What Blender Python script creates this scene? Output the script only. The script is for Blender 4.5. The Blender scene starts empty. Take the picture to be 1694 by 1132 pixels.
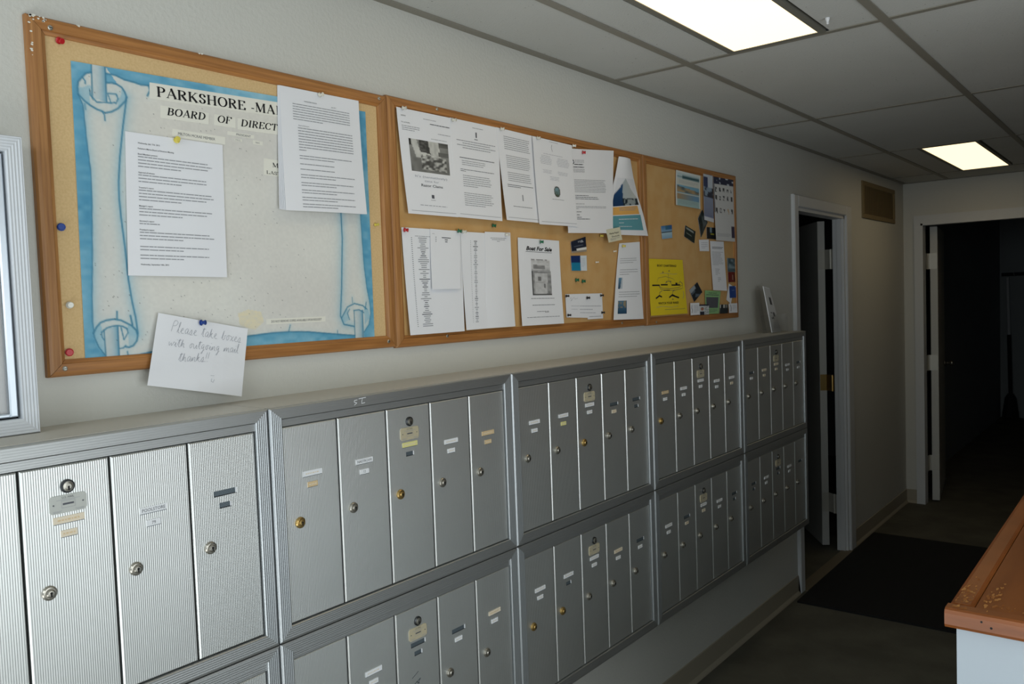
import bpy, math, random
import numpy as np
from mathutils import Vector, Matrix

WINX = -0.45       # inner face of the entrance wall, behind the camera
SKY, UP_FILL, SIDE = 95.0, 100.0, 38.5   # sky light, then the added upward and side fills, watts
YR = -3.1          # right wall, behind the counter
LAMP = 1.8          # radiance of the lit lamp lenses

# ---------------------------------------------------------------- scene, camera, light
scene = bpy.context.scene
COL = scene.collection
vs = scene.view_settings
vs.view_transform = 'Standard'
vs.look = 'None'
vs.gamma = 1.0
vs.use_curve_mapping = False
vs.exposure = 0.0

CAM = Vector((0.0, -1.542, 1.6085))
YAW, PITCH, ROLL, FPX = 0.67549, -0.04965, -0.0356, 1362.4


def make_camera():
    f = Vector((math.cos(PITCH) * math.cos(YAW), math.cos(PITCH) * math.sin(YAW), math.sin(PITCH)))
    r = Vector((math.sin(YAW), -math.cos(YAW), 0))
    u = r.cross(f)
    c, s = math.cos(ROLL), math.sin(ROLL)
    rr, uu = c * r + s * u, -s * r + c * u
    cd = bpy.data.cameras.new('camera')
    cd.sensor_width = 36.0
    cd.lens = FPX / 1694.0 * 36.0
    cd.clip_start = 0.02
    co = bpy.data.objects.new('camera', cd)
    m = Matrix(((rr.x, uu.x, -f.x, CAM.x), (rr.y, uu.y, -f.y, CAM.y), (rr.z, uu.z, -f.z, CAM.z), (0, 0, 0, 1)))
    co.matrix_world = m
    COL.objects.link(co)
    scene.camera = co


make_camera()

world = bpy.data.worlds.new('sky')
scene.world = world
world.use_nodes = True
bg = world.node_tree.nodes['Background']
bg.inputs[0].default_value = (0.62, 0.78, 1.0, 1)
bg.inputs[1].default_value = 0.25


def daylight(name, loc, aim, sx, sy, power, color):
    """area lamp outside the walls: sky light, and two added fills"""
    ld = bpy.data.lights.new(name, 'AREA')
    ld.shape = 'RECTANGLE'
    ld.size, ld.size_y = sx, sy
    ld.energy = power
    ld.color = color
    lo = bpy.data.objects.new(name, ld)
    lo.location = loc
    d = (Vector(aim) - Vector(loc)).normalized()
    lo.rotation_euler = d.to_track_quat('-Z', 'Y').to_euler()
    COL.objects.link(lo)
    return lo


daylight('sky_daylight', (-2.0, -1.1, 2.55), (0.8, -1.1, 0.9), 3.0, 2.4, SKY, (0.88, 0.96, 1.0))
daylight('side_fill', (0.70, YR - 0.06, 1.125), (0.70, 0.0, 1.125), 2.2, 1.75, SIDE, (0.92, 0.98, 1.0))  # lamp added out of view to brighten the near mailbox doors
daylight('ceiling_fill', (-1.75, -1.1, 0.02), (-1.75, -1.1, 1.0), 2.2, 3.0, UP_FILL, (0.97, 1.0, 0.99))  # upward lamp added outside to lift the ceiling and upper wall

# ---------------------------------------------------------------- helpers
ORG = {}


def lin(c):
    return tuple((v / 12.92 if v <= 0.04045 else ((v + 0.055) / 1.055) ** 2.4) for v in c)


def rgb(r, g, b):
    return lin((r / 255.0, g / 255.0, b / 255.0))


class MB:
    """collects polygons (world or local coordinates) for one mesh object"""

    def __init__(self):
        self.v, self.f, self.m = [], [], []

    def poly(self, pts, mi=0):
        n = len(self.v)
        self.v += [tuple(p) for p in pts]
        self.f.append(tuple(range(n, n + len(pts))))
        self.m.append(mi)

    def add(self, vs_, fs, mi=0):
        n = len(self.v)
        self.v += [tuple(p) for p in vs_]
        for f in fs:
            self.f.append(tuple(n + i for i in f))
            self.m.append(mi)

    def box(self, a, b, mi=0):
        x0, y0, z0 = a
        x1, y1, z1 = b
        self.add([(x0, y0, z0), (x1, y0, z0), (x1, y1, z0), (x0, y1, z0), (x0, y0, z1), (x1, y0, z1), (x1, y1, z1), (x0, y1, z1)],
                 [(0, 3, 2, 1), (4, 5, 6, 7), (0, 1, 5, 4), (1, 2, 6, 5), (2, 3, 7, 6), (3, 0, 4, 7)], mi)

    def cbox(self, a, b, c, mi=0):
        """box whose four edges on the -Y face are chamfered by c"""
        x0, y0, z0 = a
        x1, y1, z1 = b
        p = [(x0 + c, y0, z0 + c), (x1 - c, y0, z0 + c), (x1 - c, y0, z1 - c), (x0 + c, y0, z1 - c)]
        q = [(x0, y0 + c, z0), (x1, y0 + c, z0), (x1, y0 + c, z1), (x0, y0 + c, z1)]
        r = [(x0, y1, z0), (x1, y1, z0), (x1, y1, z1), (x0, y1, z1)]
        fs = [(0, 1, 2, 3)]
        for i in range(4):
            j = (i + 1) % 4
            fs += [(4 + i, 4 + j, j, i), (8 + i, 8 + j, 4 + j, 4 + i)]
        fs.append((11, 10, 9, 8))
        self.add(p + q + r, fs, mi)

    def lathe(self, prof, origin, axis, seg=14, mi=0):
        """prof: list of (distance along axis, radius)"""
        axis = Vector(axis).normalized()
        t = Vector((0, 0, 1)) if abs(axis.z) < 0.9 else Vector((1, 0, 0))
        a = axis.cross(t).normalized()
        b = axis.cross(a)
        o = Vector(origin)
        vs_, fs = [], []
        for d, r in prof:
            for k in range(seg):
                th = 2 * math.pi * k / seg
                vs_.append(o + axis * d + a * (r * math.cos(th)) + b * (r * math.sin(th)))
        for i in range(len(prof) - 1):
            for k in range(seg):
                l = (k + 1) % seg
                fs.append((i * seg + k, i * seg + l, (i + 1) * seg + l, (i + 1) * seg + k))
        fs.append(tuple(range(seg))[::-1])
        fs.append(tuple((len(prof) - 1) * seg + k for k in range(seg)))
        self.add(vs_, fs, mi)

    def tube(self, pts, r, seg=8, mi=0):
        for a, b in zip(pts[:-1], pts[1:]):
            a, b = Vector(a), Vector(b)
            self.lathe([(0, r), ((b - a).length, r)], a, b - a, seg, mi)

    def mesh(self, name, mats, org=(0, 0, 0), smooth=False):
        me = bpy.data.meshes.new(name)
        ox, oy, oz = org
        me.from_pydata([(x - ox, y - oy, z - oz) for x, y, z in self.v], [], self.f)
        for m in mats:
            me.materials.append(m)
        if len(mats) > 1:
            me.polygons.foreach_set('material_index', self.m)
        if smooth:
            me.polygons.foreach_set('use_smooth', [True] * len(self.f))
        me.update()
        return me

    def build(self, name, mats, parent=None, org=None, smooth=False):
        if not isinstance(mats, (list, tuple)):
            mats = [mats]
        if org is None:
            org = ORG.get(parent.name, (0, 0, 0)) if parent else (0, 0, 0)
        me = self.mesh(name, mats, org, smooth)
        o = link(name, me, parent)
        if parent is None:
            o.location = org
        ORG[o.name] = tuple(org)
        return o


def link(name, data, parent=None):
    o = bpy.data.objects.new(name, data)
    COL.objects.link(o)
    if parent is not None:
        o.parent = parent
    return o


def thing(name, label, cat, loc, group=None):
    o = link(name, None)
    o.empty_display_size = 0.03
    o.location = loc
    ORG[o.name] = tuple(loc)
    tag(o, label, cat, group)
    return o


def tag(o, label, cat, group=None):
    o['label'] = label
    o['category'] = cat
    if group:
        o['group'] = group
    return o


def struct(o):
    o['kind'] = 'structure'
    return o


# ---------------------------------------------------------------- materials
def mat(name, color, rough=0.6, metal=0.0, spec=0.4, vary=None, bump=None, emit=None):
    """vary=(scale xyz, second colour, amount); bump=(scale xyz, distance, detail)"""
    m = bpy.data.materials.new(name)
    m.use_nodes = True
    nt = m.node_tree
    b = nt.nodes['Principled BSDF']
    b.inputs['Base Color'].default_value = (*color, 1)
    b.inputs['Roughness'].default_value = rough
    b.inputs['Metallic'].default_value = metal
    b.inputs['Specular IOR Level'].default_value = spec
    if vary or bump:
        tc = nt.nodes.new('ShaderNodeTexCoord')
    if vary:
        mp = nt.nodes.new('ShaderNodeMapping')
        mp.inputs['Scale'].default_value = vary[0]
        no = nt.nodes.new('ShaderNodeTexNoise')
        no.inputs['Scale'].default_value = 1.0
        no.inputs['Detail'].default_value = 5.0
        rp = nt.nodes.new('ShaderNodeValToRGB')
        lo, hi = vary[2]
        rp.color_ramp.elements[0].position = lo
        rp.color_ramp.elements[1].position = hi
        rp.color_ramp.elements[0].color = (*vary[1], 1)
        rp.color_ramp.elements[1].color = (*color, 1)
        nt.links.new(tc.outputs['Object'], mp.inputs[0])
        nt.links.new(mp.outputs[0], no.inputs['Vector'])
        nt.links.new(no.outputs[0], rp.inputs[0])
        nt.links.new(rp.outputs[0], b.inputs['Base Color'])
    if bump:
        mp2 = nt.nodes.new('ShaderNodeMapping')
        mp2.inputs['Scale'].default_value = bump[0]
        n2 = nt.nodes.new('ShaderNodeTexNoise')
        n2.inputs['Scale'].default_value = 1.0
        n2.inputs['Detail'].default_value = bump[2]
        bp_ = nt.nodes.new('ShaderNodeBump')
        bp_.inputs['Distance'].default_value = bump[1]
        bp_.inputs['Strength'].default_value = 1.0
        nt.links.new(tc.outputs['Object'], mp2.inputs[0])
        nt.links.new(mp2.outputs[0], n2.inputs['Vector'])
        nt.links.new(n2.outputs[0], bp_.inputs['Height'])
        nt.links.new(bp_.outputs[0], b.inputs['Normal'])
    if emit:
        b.inputs['Emission Color'].default_value = (*emit[0], 1)
        b.inputs['Emission Strength'].default_value = emit[1]
    return m


def ribbed(name, color, axis, period, depth, rough, metal):
    """aluminium with fine extruded flutes across one axis (object space)"""
    m = mat(name, color, rough, metal, 0.5, vary=((3, 3, 3), tuple(c * 0.94 for c in color), (0.35, 0.6)))
    nt = m.node_tree
    b = nt.nodes['Principled BSDF']
    tc = nt.nodes.new('ShaderNodeTexCoord')
    w = nt.nodes.new('ShaderNodeTexWave')
    w.wave_type = 'BANDS'
    w.bands_direction = axis
    w.wave_profile = 'SIN'
    w.inputs['Scale'].default_value = 2 * math.pi / 20.0 / period
    w.inputs['Distortion'].default_value = 0.0
    bp_ = nt.nodes.new('ShaderNodeBump')
    bp_.inputs['Distance'].default_value = depth
    nt.links.new(tc.outputs['Object'], w.inputs['Vector'])
    nt.links.new(w.outputs['Fac'], bp_.inputs['Height'])
    nt.links.new(bp_.outputs[0], b.inputs['Normal'])
    return m


def attr_mat(name, rough=0.55):
    m = mat(name, (0.8, 0.8, 0.8), rough)
    nt = m.node_tree
    a = nt.nodes.new('ShaderNodeAttribute')
    a.attribute_name = 'print'
    nt.links.new(a.outputs['Color'], nt.nodes['Principled BSDF'].inputs['Base Color'])
    return m


def clear_mat(name, fac, tint=(1, 1, 1)):
    m = bpy.data.materials.new(name)
    m.use_nodes = True
    nt = m.node_tree
    nt.nodes.remove(nt.nodes['Principled BSDF'])
    tr = nt.nodes.new('ShaderNodeBsdfTransparent')
    tr.inputs[0].default_value = (*tint, 1)
    gl = nt.nodes.new('ShaderNodeBsdfGlossy')
    gl.inputs['Roughness'].default_value = 0.03
    mx = nt.nodes.new('ShaderNodeMixShader')
    fr = nt.nodes.new('ShaderNodeFresnel')
    fr.inputs[0].default_value = fac
    nt.links.new(fr.outputs[0], mx.inputs[0])
    nt.links.new(tr.outputs[0], mx.inputs[1])
    nt.links.new(gl.outputs[0], mx.inputs[2])
    nt.links.new(mx.outputs[0], nt.nodes['Material Output'].inputs[0])
    return m


def tile_mat():
    m = mat('mineral_fibre', rgb(200, 201, 196), 0.95, 0, 0.1, vary=((1.5, 1.5, 1.5), rgb(193, 194, 188), (0.3, 0.7)), bump=((160, 160, 160), 0.0012, 3))
    nt = m.node_tree
    b = nt.nodes['Principled BSDF']
    src = b.inputs['Base Color'].links[0].from_socket
    tc = nt.nodes.new('ShaderNodeTexCoord')
    vo = nt.nodes.new('ShaderNodeTexNoise')
    vo.inputs['Scale'].default_value = 85.0
    vo.inputs['Detail'].default_value = 1.0
    rp = nt.nodes.new('ShaderNodeValToRGB')
    rp.color_ramp.elements[0].position = 0.73
    rp.color_ramp.elements[1].position = 0.80
    mx = nt.nodes.new('ShaderNodeMixRGB')
    mx.inputs[2].default_value = (*rgb(140, 140, 134), 1)
    nt.links.new(tc.outputs['Object'], vo.inputs['Vector'])
    nt.links.new(vo.outputs[0], rp.inputs[0])
    nt.links.new(rp.outputs[0], mx.inputs[0])
    nt.links.new(src, mx.inputs[1])
    nt.links.new(mx.outputs[0], b.inputs['Base Color'])
    return m


def lens_mat():
    m = bpy.data.materials.new('lit_prismatic_lens')
    m.use_nodes = True
    nt = m.node_tree
    b = nt.nodes['Principled BSDF']
    b.inputs['Base Color'].default_value = (0.8, 0.78, 0.72, 1)
    tc = nt.nodes.new('ShaderNodeTexCoord')
    ck = nt.nodes.new('ShaderNodeTexChecker')
    ck.inputs['Scale'].default_value = 140.0
    ck.inputs[1].default_value = (1.0, 0.79, 0.46, 1)
    ck.inputs[2].default_value = (0.94, 0.72, 0.41, 1)
    nt.links.new(tc.outputs['Object'], ck.inputs['Vector'])
    nt.links.new(ck.outputs['Color'], b.inputs['Emission Color'])
    b.inputs['Emission Strength'].default_value = LAMP
    return m


M = {}
M['wall'] = mat('painted_wall', rgb(206, 206, 199), 0.7, 0, 0.3, vary=((0.8, 0.8, 0.8), rgb(200, 199, 191), (0.3, 0.7)), bump=((110, 110, 110), 0.0012, 3))
M['trim'] = mat('painted_trim', rgb(206, 208, 208), 0.45, 0, 0.4, bump=((40, 40, 40), 0.0004, 2))
M['wall_r'] = mat('dark_unseen_wall', rgb(120, 108, 92), 0.7, 0, 0.3, vary=((2, 2, 2), rgb(104, 92, 78), (0.3, 0.7)))  # unseen walls, coloured dark to cut bounced light
M['darkwall'] = mat('unlit_room_paint', rgb(150, 155, 155), 0.8)
M['floor'] = mat('worn_concrete_floor', rgb(100, 98, 87), 0.75, 0, 0.25, vary=((5, 5, 5), rgb(86, 84, 74), (0.35, 0.65)), bump=((60, 60, 60), 0.001, 3))
M['thresh'] = mat('threshold', rgb(120, 110, 90), 0.6)
M['tile'] = tile_mat()
M['tee'] = mat('grid_tee', rgb(138, 134, 122), 0.5, 0, 0.4)
M['lens'] = lens_mat()
M['fixture'] = mat('fixture_metal', rgb(120, 118, 108), 0.5, 0, 0.4)
M['base'] = mat('vinyl_base', rgb(160, 152, 134), 0.5)
M['alu_door'] = ribbed('fluted_door_aluminium', rgb(222, 224, 221), 'X', 0.0036, 0.0002, 0.44, 0.93)
M['alu_h'] = ribbed('reeded_rail_aluminium', rgb(182, 184, 183), 'Z', 0.0042, 0.0002, 0.45, 0.9)
M['alu_v'] = ribbed('reeded_stile_aluminium', rgb(190, 195, 197), 'X', 0.0042, 0.0004, 0.43, 0.8)
M['alu_top'] = mat('ledge_aluminium', rgb(196, 192, 182), 0.55, 0.3, 0.4)
M['gap'] = mat('dark_cavity', rgb(26, 28, 30), 0.8)
M['case_h'] = ribbed('case_rail_aluminium', rgb(208, 212, 216), 'Z', 0.0048, 0.0006, 0.45, 0.2)
M['case_v'] = ribbed('case_stile_aluminium', rgb(208, 212, 216), 'X', 0.0048, 0.0006, 0.45, 0.2)
M['bead'] = mat('polished_bead', rgb(214, 222, 230), 0.3, 0.5)
M['caseback'] = mat('case_backing', rgb(202, 202, 200), 0.7)
M['glass'] = clear_mat('thin_glass', 1.35)
M['acrylic'] = clear_mat('acrylic', 1.4, (0.95, 0.96, 0.96))
M['oak_h'] = mat('oak_rail', rgb(180, 124, 68), 0.42, 0, 0.4, vary=((6, 60, 160), rgb(146, 96, 50), (0.32, 0.68)), bump=((8, 80, 220), 0.0003, 2))
M['oak_v'] = mat('oak_stile', rgb(178, 128, 76), 0.42, 0, 0.4, vary=((160, 60, 6), rgb(146, 98, 54), (0.32, 0.68)), bump=((220, 80, 8), 0.0003, 2))
M['chip'] = mat('paint_chip', rgb(228, 226, 214), 0.7)
M['cork1'] = mat('pale_cork', rgb(216, 186, 138), 0.9, 0, 0.1, vary=((240, 240, 240), rgb(208, 177, 128), (0.36, 0.62)), bump=((300, 300, 300), 0.0002, 2))
M['cork2'] = mat('tan_cork', rgb(203, 164, 110), 0.9, 0, 0.1, vary=((14, 14, 14), rgb(198, 155, 98), (0.35, 0.60)), bump=((300, 300, 300), 0.0002, 2))
M['steel'] = mat('screw_steel', rgb(180, 178, 168), 0.3, 0.8)
M['paper'] = mat('white_paper', rgb(232, 233, 236), 0.75, 0, 0.2, bump=((14, 14, 14), 0.0015, 1))
M['cream'] = mat('cream_paper', rgb(214, 210, 184), 0.75, 0, 0.2)
M['poster'] = mat('scroll_strip_paper', rgb(230, 228, 216), 0.75, 0, 0.2)
M['ink'] = mat('black_ink', rgb(22, 22, 26), 0.6)
M['greyink'] = mat('grey_ink', rgb(150, 152, 156), 0.7)
M['midink'] = mat('mid_ink', rgb(84, 86, 92), 0.7)
M['pencil'] = mat('pencil_lead', rgb(160, 163, 172), 0.6)
M['print'] = attr_mat('printed_colours')
M['brass'] = mat('brass', rgb(176, 148, 92), 0.28, 0.9)
M['nickel'] = mat('nickel', rgb(160, 156, 146), 0.3, 0.9)
M['darklock'] = mat('dark_lock', rgb(70, 72, 74), 0.3, 0.8)
M['keyhole'] = mat('keyhole', rgb(8, 8, 8), 0.6)
M['plate_s'] = mat('silver_plate', rgb(178, 180, 174), 0.45, 0.2)
M['plate_g'] = mat('tarnished_plate', rgb(186, 176, 148), 0.5, 0.1)
M['tag_w'] = mat('white_tag', rgb(222, 224, 226), 0.6)
M['tag_c'] = mat('cream_tag', rgb(216, 204, 182), 0.6)
M['tag_t'] = mat('tan_tag', rgb(206, 182, 142), 0.6)
M['tag_y'] = mat('yellow_tag', rgb(214, 208, 140), 0.6)
M['slot'] = mat('empty_slot', rgb(96, 106, 112), 0.4, 0.4)
M['wood'] = mat('worn_orange_wood', rgb(146, 84, 36), 0.40, 0, 0.45, vary=((2.2, 14, 14), rgb(114, 60, 22), (0.3, 0.7)), bump=((3, 60, 60), 0.0003, 2))
M['woodedge'] = mat('counter_edge_wood', rgb(156, 90, 42), 0.36, 0, 0.5, vary=((5, 5, 30), rgb(124, 68, 28), (0.3, 0.65)))
M['scuff'] = mat('bare_scuffed_wood', rgb(188, 132, 74), 0.55, vary=((60, 60, 60), rgb(156, 96, 46), (0.45, 0.55)))
M['panel'] = mat('white_panel_paint', rgb(180, 190, 198), 0.5, bump=((20, 20, 20), 0.0006, 2))
M['mat'] = mat('black_rubber_mat', rgb(20, 20, 20), 0.9, bump=((300, 300, 300), 0.002, 2))
M['vent'] = mat('tan_vent_metal', rgb(206, 184, 138), 0.5)
M['ventdark'] = mat('vent_dark', rgb(128, 112, 80), 0.8)
M['doorpaint'] = mat('door_paint', rgb(196, 196, 190), 0.5)
M['blackdoor'] = mat('dark_leaf_face', rgb(120, 118, 110), 0.6)
M['hinge'] = mat('painted_hinge', rgb(188, 186, 176), 0.45, 0.3)
for k, c in dict(red=(186, 34, 40), blue=(26, 62, 140), yellow=(212, 196, 84), green=(20, 104, 72), white=(224, 222, 212), black=(18, 18, 20)).items():
    M['pin_' + k] = mat('plastic_' + k, rgb(*c), 0.3, 0, 0.5)
M['pin_clear'] = mat('plastic_clear', rgb(214, 212, 200), 0.15, 0, 0.6)

# ---- measured positions (metres: x along the mailbox wall, y out of it, z up)
QUADS = {
 'scroll': [(0.684,-0.0092,2.0641),(1.3736,-0.0092,2.0812),(1.3716,-0.0092,1.528),(0.6775,-0.0092,1.5271)],
 'minutes': [(0.7744,-0.0112,1.9521),(0.9778,-0.0112,1.9516),(0.9701,-0.0145,1.6786),(0.7628,-0.0145,1.6819)],
 'stack': [(1.1255,-0.0135,2.0997),(1.35,-0.0135,2.1027),(1.3428,-0.034,1.829),(1.1103,-0.034,1.824)],
 'note': [(0.8149,-0.0185,1.6101),(1.0096,-0.0185,1.57),(0.9798,-0.03,1.4301),(0.7792,-0.03,1.4737)],
 'clam': [(1.4707,-0.0172,2.1074),(1.6732,-0.0172,2.1093),(1.6773,-0.026,1.8417),(1.4893,-0.026,1.8409)],
 'letter2': [(1.6676,-0.018,2.11),(1.873,-0.018,2.1113),(1.8684,-0.025,1.8413),(1.676,-0.025,1.8425)],
 'letter3': [(1.8638,-0.0188,2.1115),(2.0417,-0.0188,2.1093),(2.0469,-0.028,1.845),(1.8859,-0.028,1.8455)],
 'letter4': [(2.0275,-0.026,2.1072),(2.238,-0.026,2.1051),(2.2441,-0.0355,1.8427),(2.035,-0.0355,1.84)],
 'letter5': [(2.2052,-0.0245,2.0917),(2.4973,-0.0245,2.1188),(2.4634,-0.033,1.8306),(2.1912,-0.033,1.8202)],
 'list1': [(1.4757,-0.0125,1.8062),(1.7049,-0.0125,1.8063),(1.6897,-0.022,1.5304),(1.4825,-0.022,1.5301)],
 'half': [(1.5776,-0.0145,1.8068),(1.6964,-0.0145,1.8049),(1.6769,-0.024,1.647),(1.5669,-0.024,1.647)],
 'list2': [(1.697,-0.014,1.805),(1.8168,-0.014,1.805),(1.7853,-0.023,1.5335),(1.6967,-0.023,1.5327)],
 'list3': [(1.7992,-0.0155,1.8083),(1.915,-0.0155,1.8108),(1.9146,-0.0225,1.5334),(1.7859,-0.0225,1.5335)],
 'boat': [(1.954,-0.0125,1.7983),(2.1676,-0.0125,1.7958),(2.167,-0.022,1.5309),(1.9491,-0.022,1.5327)],
 'carddark': [(2.2348,-0.0115,1.7948),(2.3226,-0.0115,1.8147),(2.3263,-0.0125,1.7657),(2.2383,-0.0125,1.7585)],
 'cardblue': [(2.2327,-0.0112,1.7493),(2.3257,-0.0112,1.7522),(2.3247,-0.012,1.7012),(2.2346,-0.012,1.7007)],
 'index': [(2.1948,-0.0112,1.6245),(2.4154,-0.0112,1.6243),(2.4158,-0.0125,1.5387),(2.1959,-0.0125,1.5492)],
 'indextab': [(2.3194,-0.0125,1.5521),(2.4123,-0.0125,1.551),(2.4157,-0.0125,1.5376),(2.3195,-0.0125,1.5381)],
 'longletter': [(2.5366,-0.0125,1.7996),(2.6818,-0.0125,1.8098),(2.6742,-0.024,1.5257),(2.4653,-0.024,1.5303)],
 'cream': [(2.4176,-0.0345,1.8407),(2.508,-0.0345,1.8537),(2.5172,-0.037,1.8096),(2.4274,-0.037,1.7967)],
 'brochure': [(2.9844,-0.0125,2.1036),(3.1997,-0.0125,2.1007),(3.1765,-0.02,1.9608),(2.9623,-0.02,1.9637)],
 'narrow': [(3.2237,-0.015,2.1222),(3.3125,-0.015,2.1202),(3.303,-0.02,1.9118),(3.2127,-0.02,1.9189)],
 'gearposter': [(3.3153,-0.0165,2.1077),(3.5194,-0.0165,2.1119),(3.5124,-0.022,1.8376),(3.3192,-0.022,1.8369)],
 'diamond1': [(3.169,-0.0115,1.9225),(3.2111,-0.0115,1.9621),(3.2583,-0.0125,1.9112),(3.1913,-0.0125,1.843)],
 'tealcard': [(3.2501,-0.0112,1.8912),(3.3439,-0.0112,1.892),(3.3429,-0.012,1.8425),(3.2474,-0.012,1.8426)],
 'lakecard': [(2.8497,-0.0112,1.8754),(2.9384,-0.0112,1.8847),(2.9384,-0.012,1.8342),(2.8557,-0.012,1.8259)],
 'greencard': [(3.0539,-0.0112,1.8894),(3.1447,-0.0112,1.868),(3.1294,-0.012,1.8183),(3.0394,-0.012,1.8435)],
 'whitenote': [(3.1744,-0.0112,1.8351),(3.2679,-0.0112,1.8395),(3.2676,-0.012,1.79),(3.1782,-0.012,1.7885)],
 'pricelist': [(3.2772,-0.0125,1.8336),(3.4145,-0.0125,1.8354),(3.4284,-0.017,1.6199),(3.2881,-0.017,1.6246)],
 'wake': [(2.7441,-0.0125,1.7489),(3.0198,-0.0125,1.749),(3.04,-0.019,1.5338),(2.7401,-0.019,1.535)],
 'diamond2': [(3.0759,-0.0112,1.6266),(3.149,-0.0112,1.6593),(3.1929,-0.012,1.6181),(3.1155,-0.012,1.5777)],
 'greenflyer': [(3.2165,-0.0125,1.6249),(3.3721,-0.0125,1.6193),(3.3408,-0.0165,1.5229),(3.2149,-0.0165,1.5251)],
 'bcard1': [(3.0689,-0.0178,1.5745),(3.1505,-0.0178,1.5743),(3.1504,-0.0185,1.5248),(3.0679,-0.0185,1.5252)],
 'bcard2': [(3.1453,-0.019,1.5663),(3.2381,-0.019,1.565),(3.2347,-0.0195,1.5229),(3.145,-0.0195,1.5232)],
 'bcard3': [(3.3512,-0.0178,1.561),(3.4323,-0.0178,1.5597),(3.4269,-0.0185,1.5215),(3.3442,-0.0185,1.5228)],
 'bcard4': [(3.44,-0.0185,1.5636),(3.5299,-0.0185,1.5634),(3.5303,-0.019,1.5211),(3.4402,-0.019,1.5218)],
 'bluecard': [(3.4601,-0.013,1.6401),(3.5412,-0.013,1.641),(3.5429,-0.0135,1.5882),(3.4616,-0.0135,1.5879)],
 'whitecard': [(3.4612,-0.0112,1.6523),(3.5153,-0.0112,1.6367),(3.4772,-0.012,1.561),(3.4304,-0.012,1.581)],
 'redcard': [(3.4531,-0.0112,1.7021),(3.5376,-0.0112,1.7048),(3.537,-0.012,1.6587),(3.4543,-0.012,1.6576)],
 'greycard': [(3.4474,-0.012,1.7645),(3.5464,-0.012,1.764),(3.5438,-0.0125,1.7025),(3.4502,-0.0125,1.7043)],
}
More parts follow.
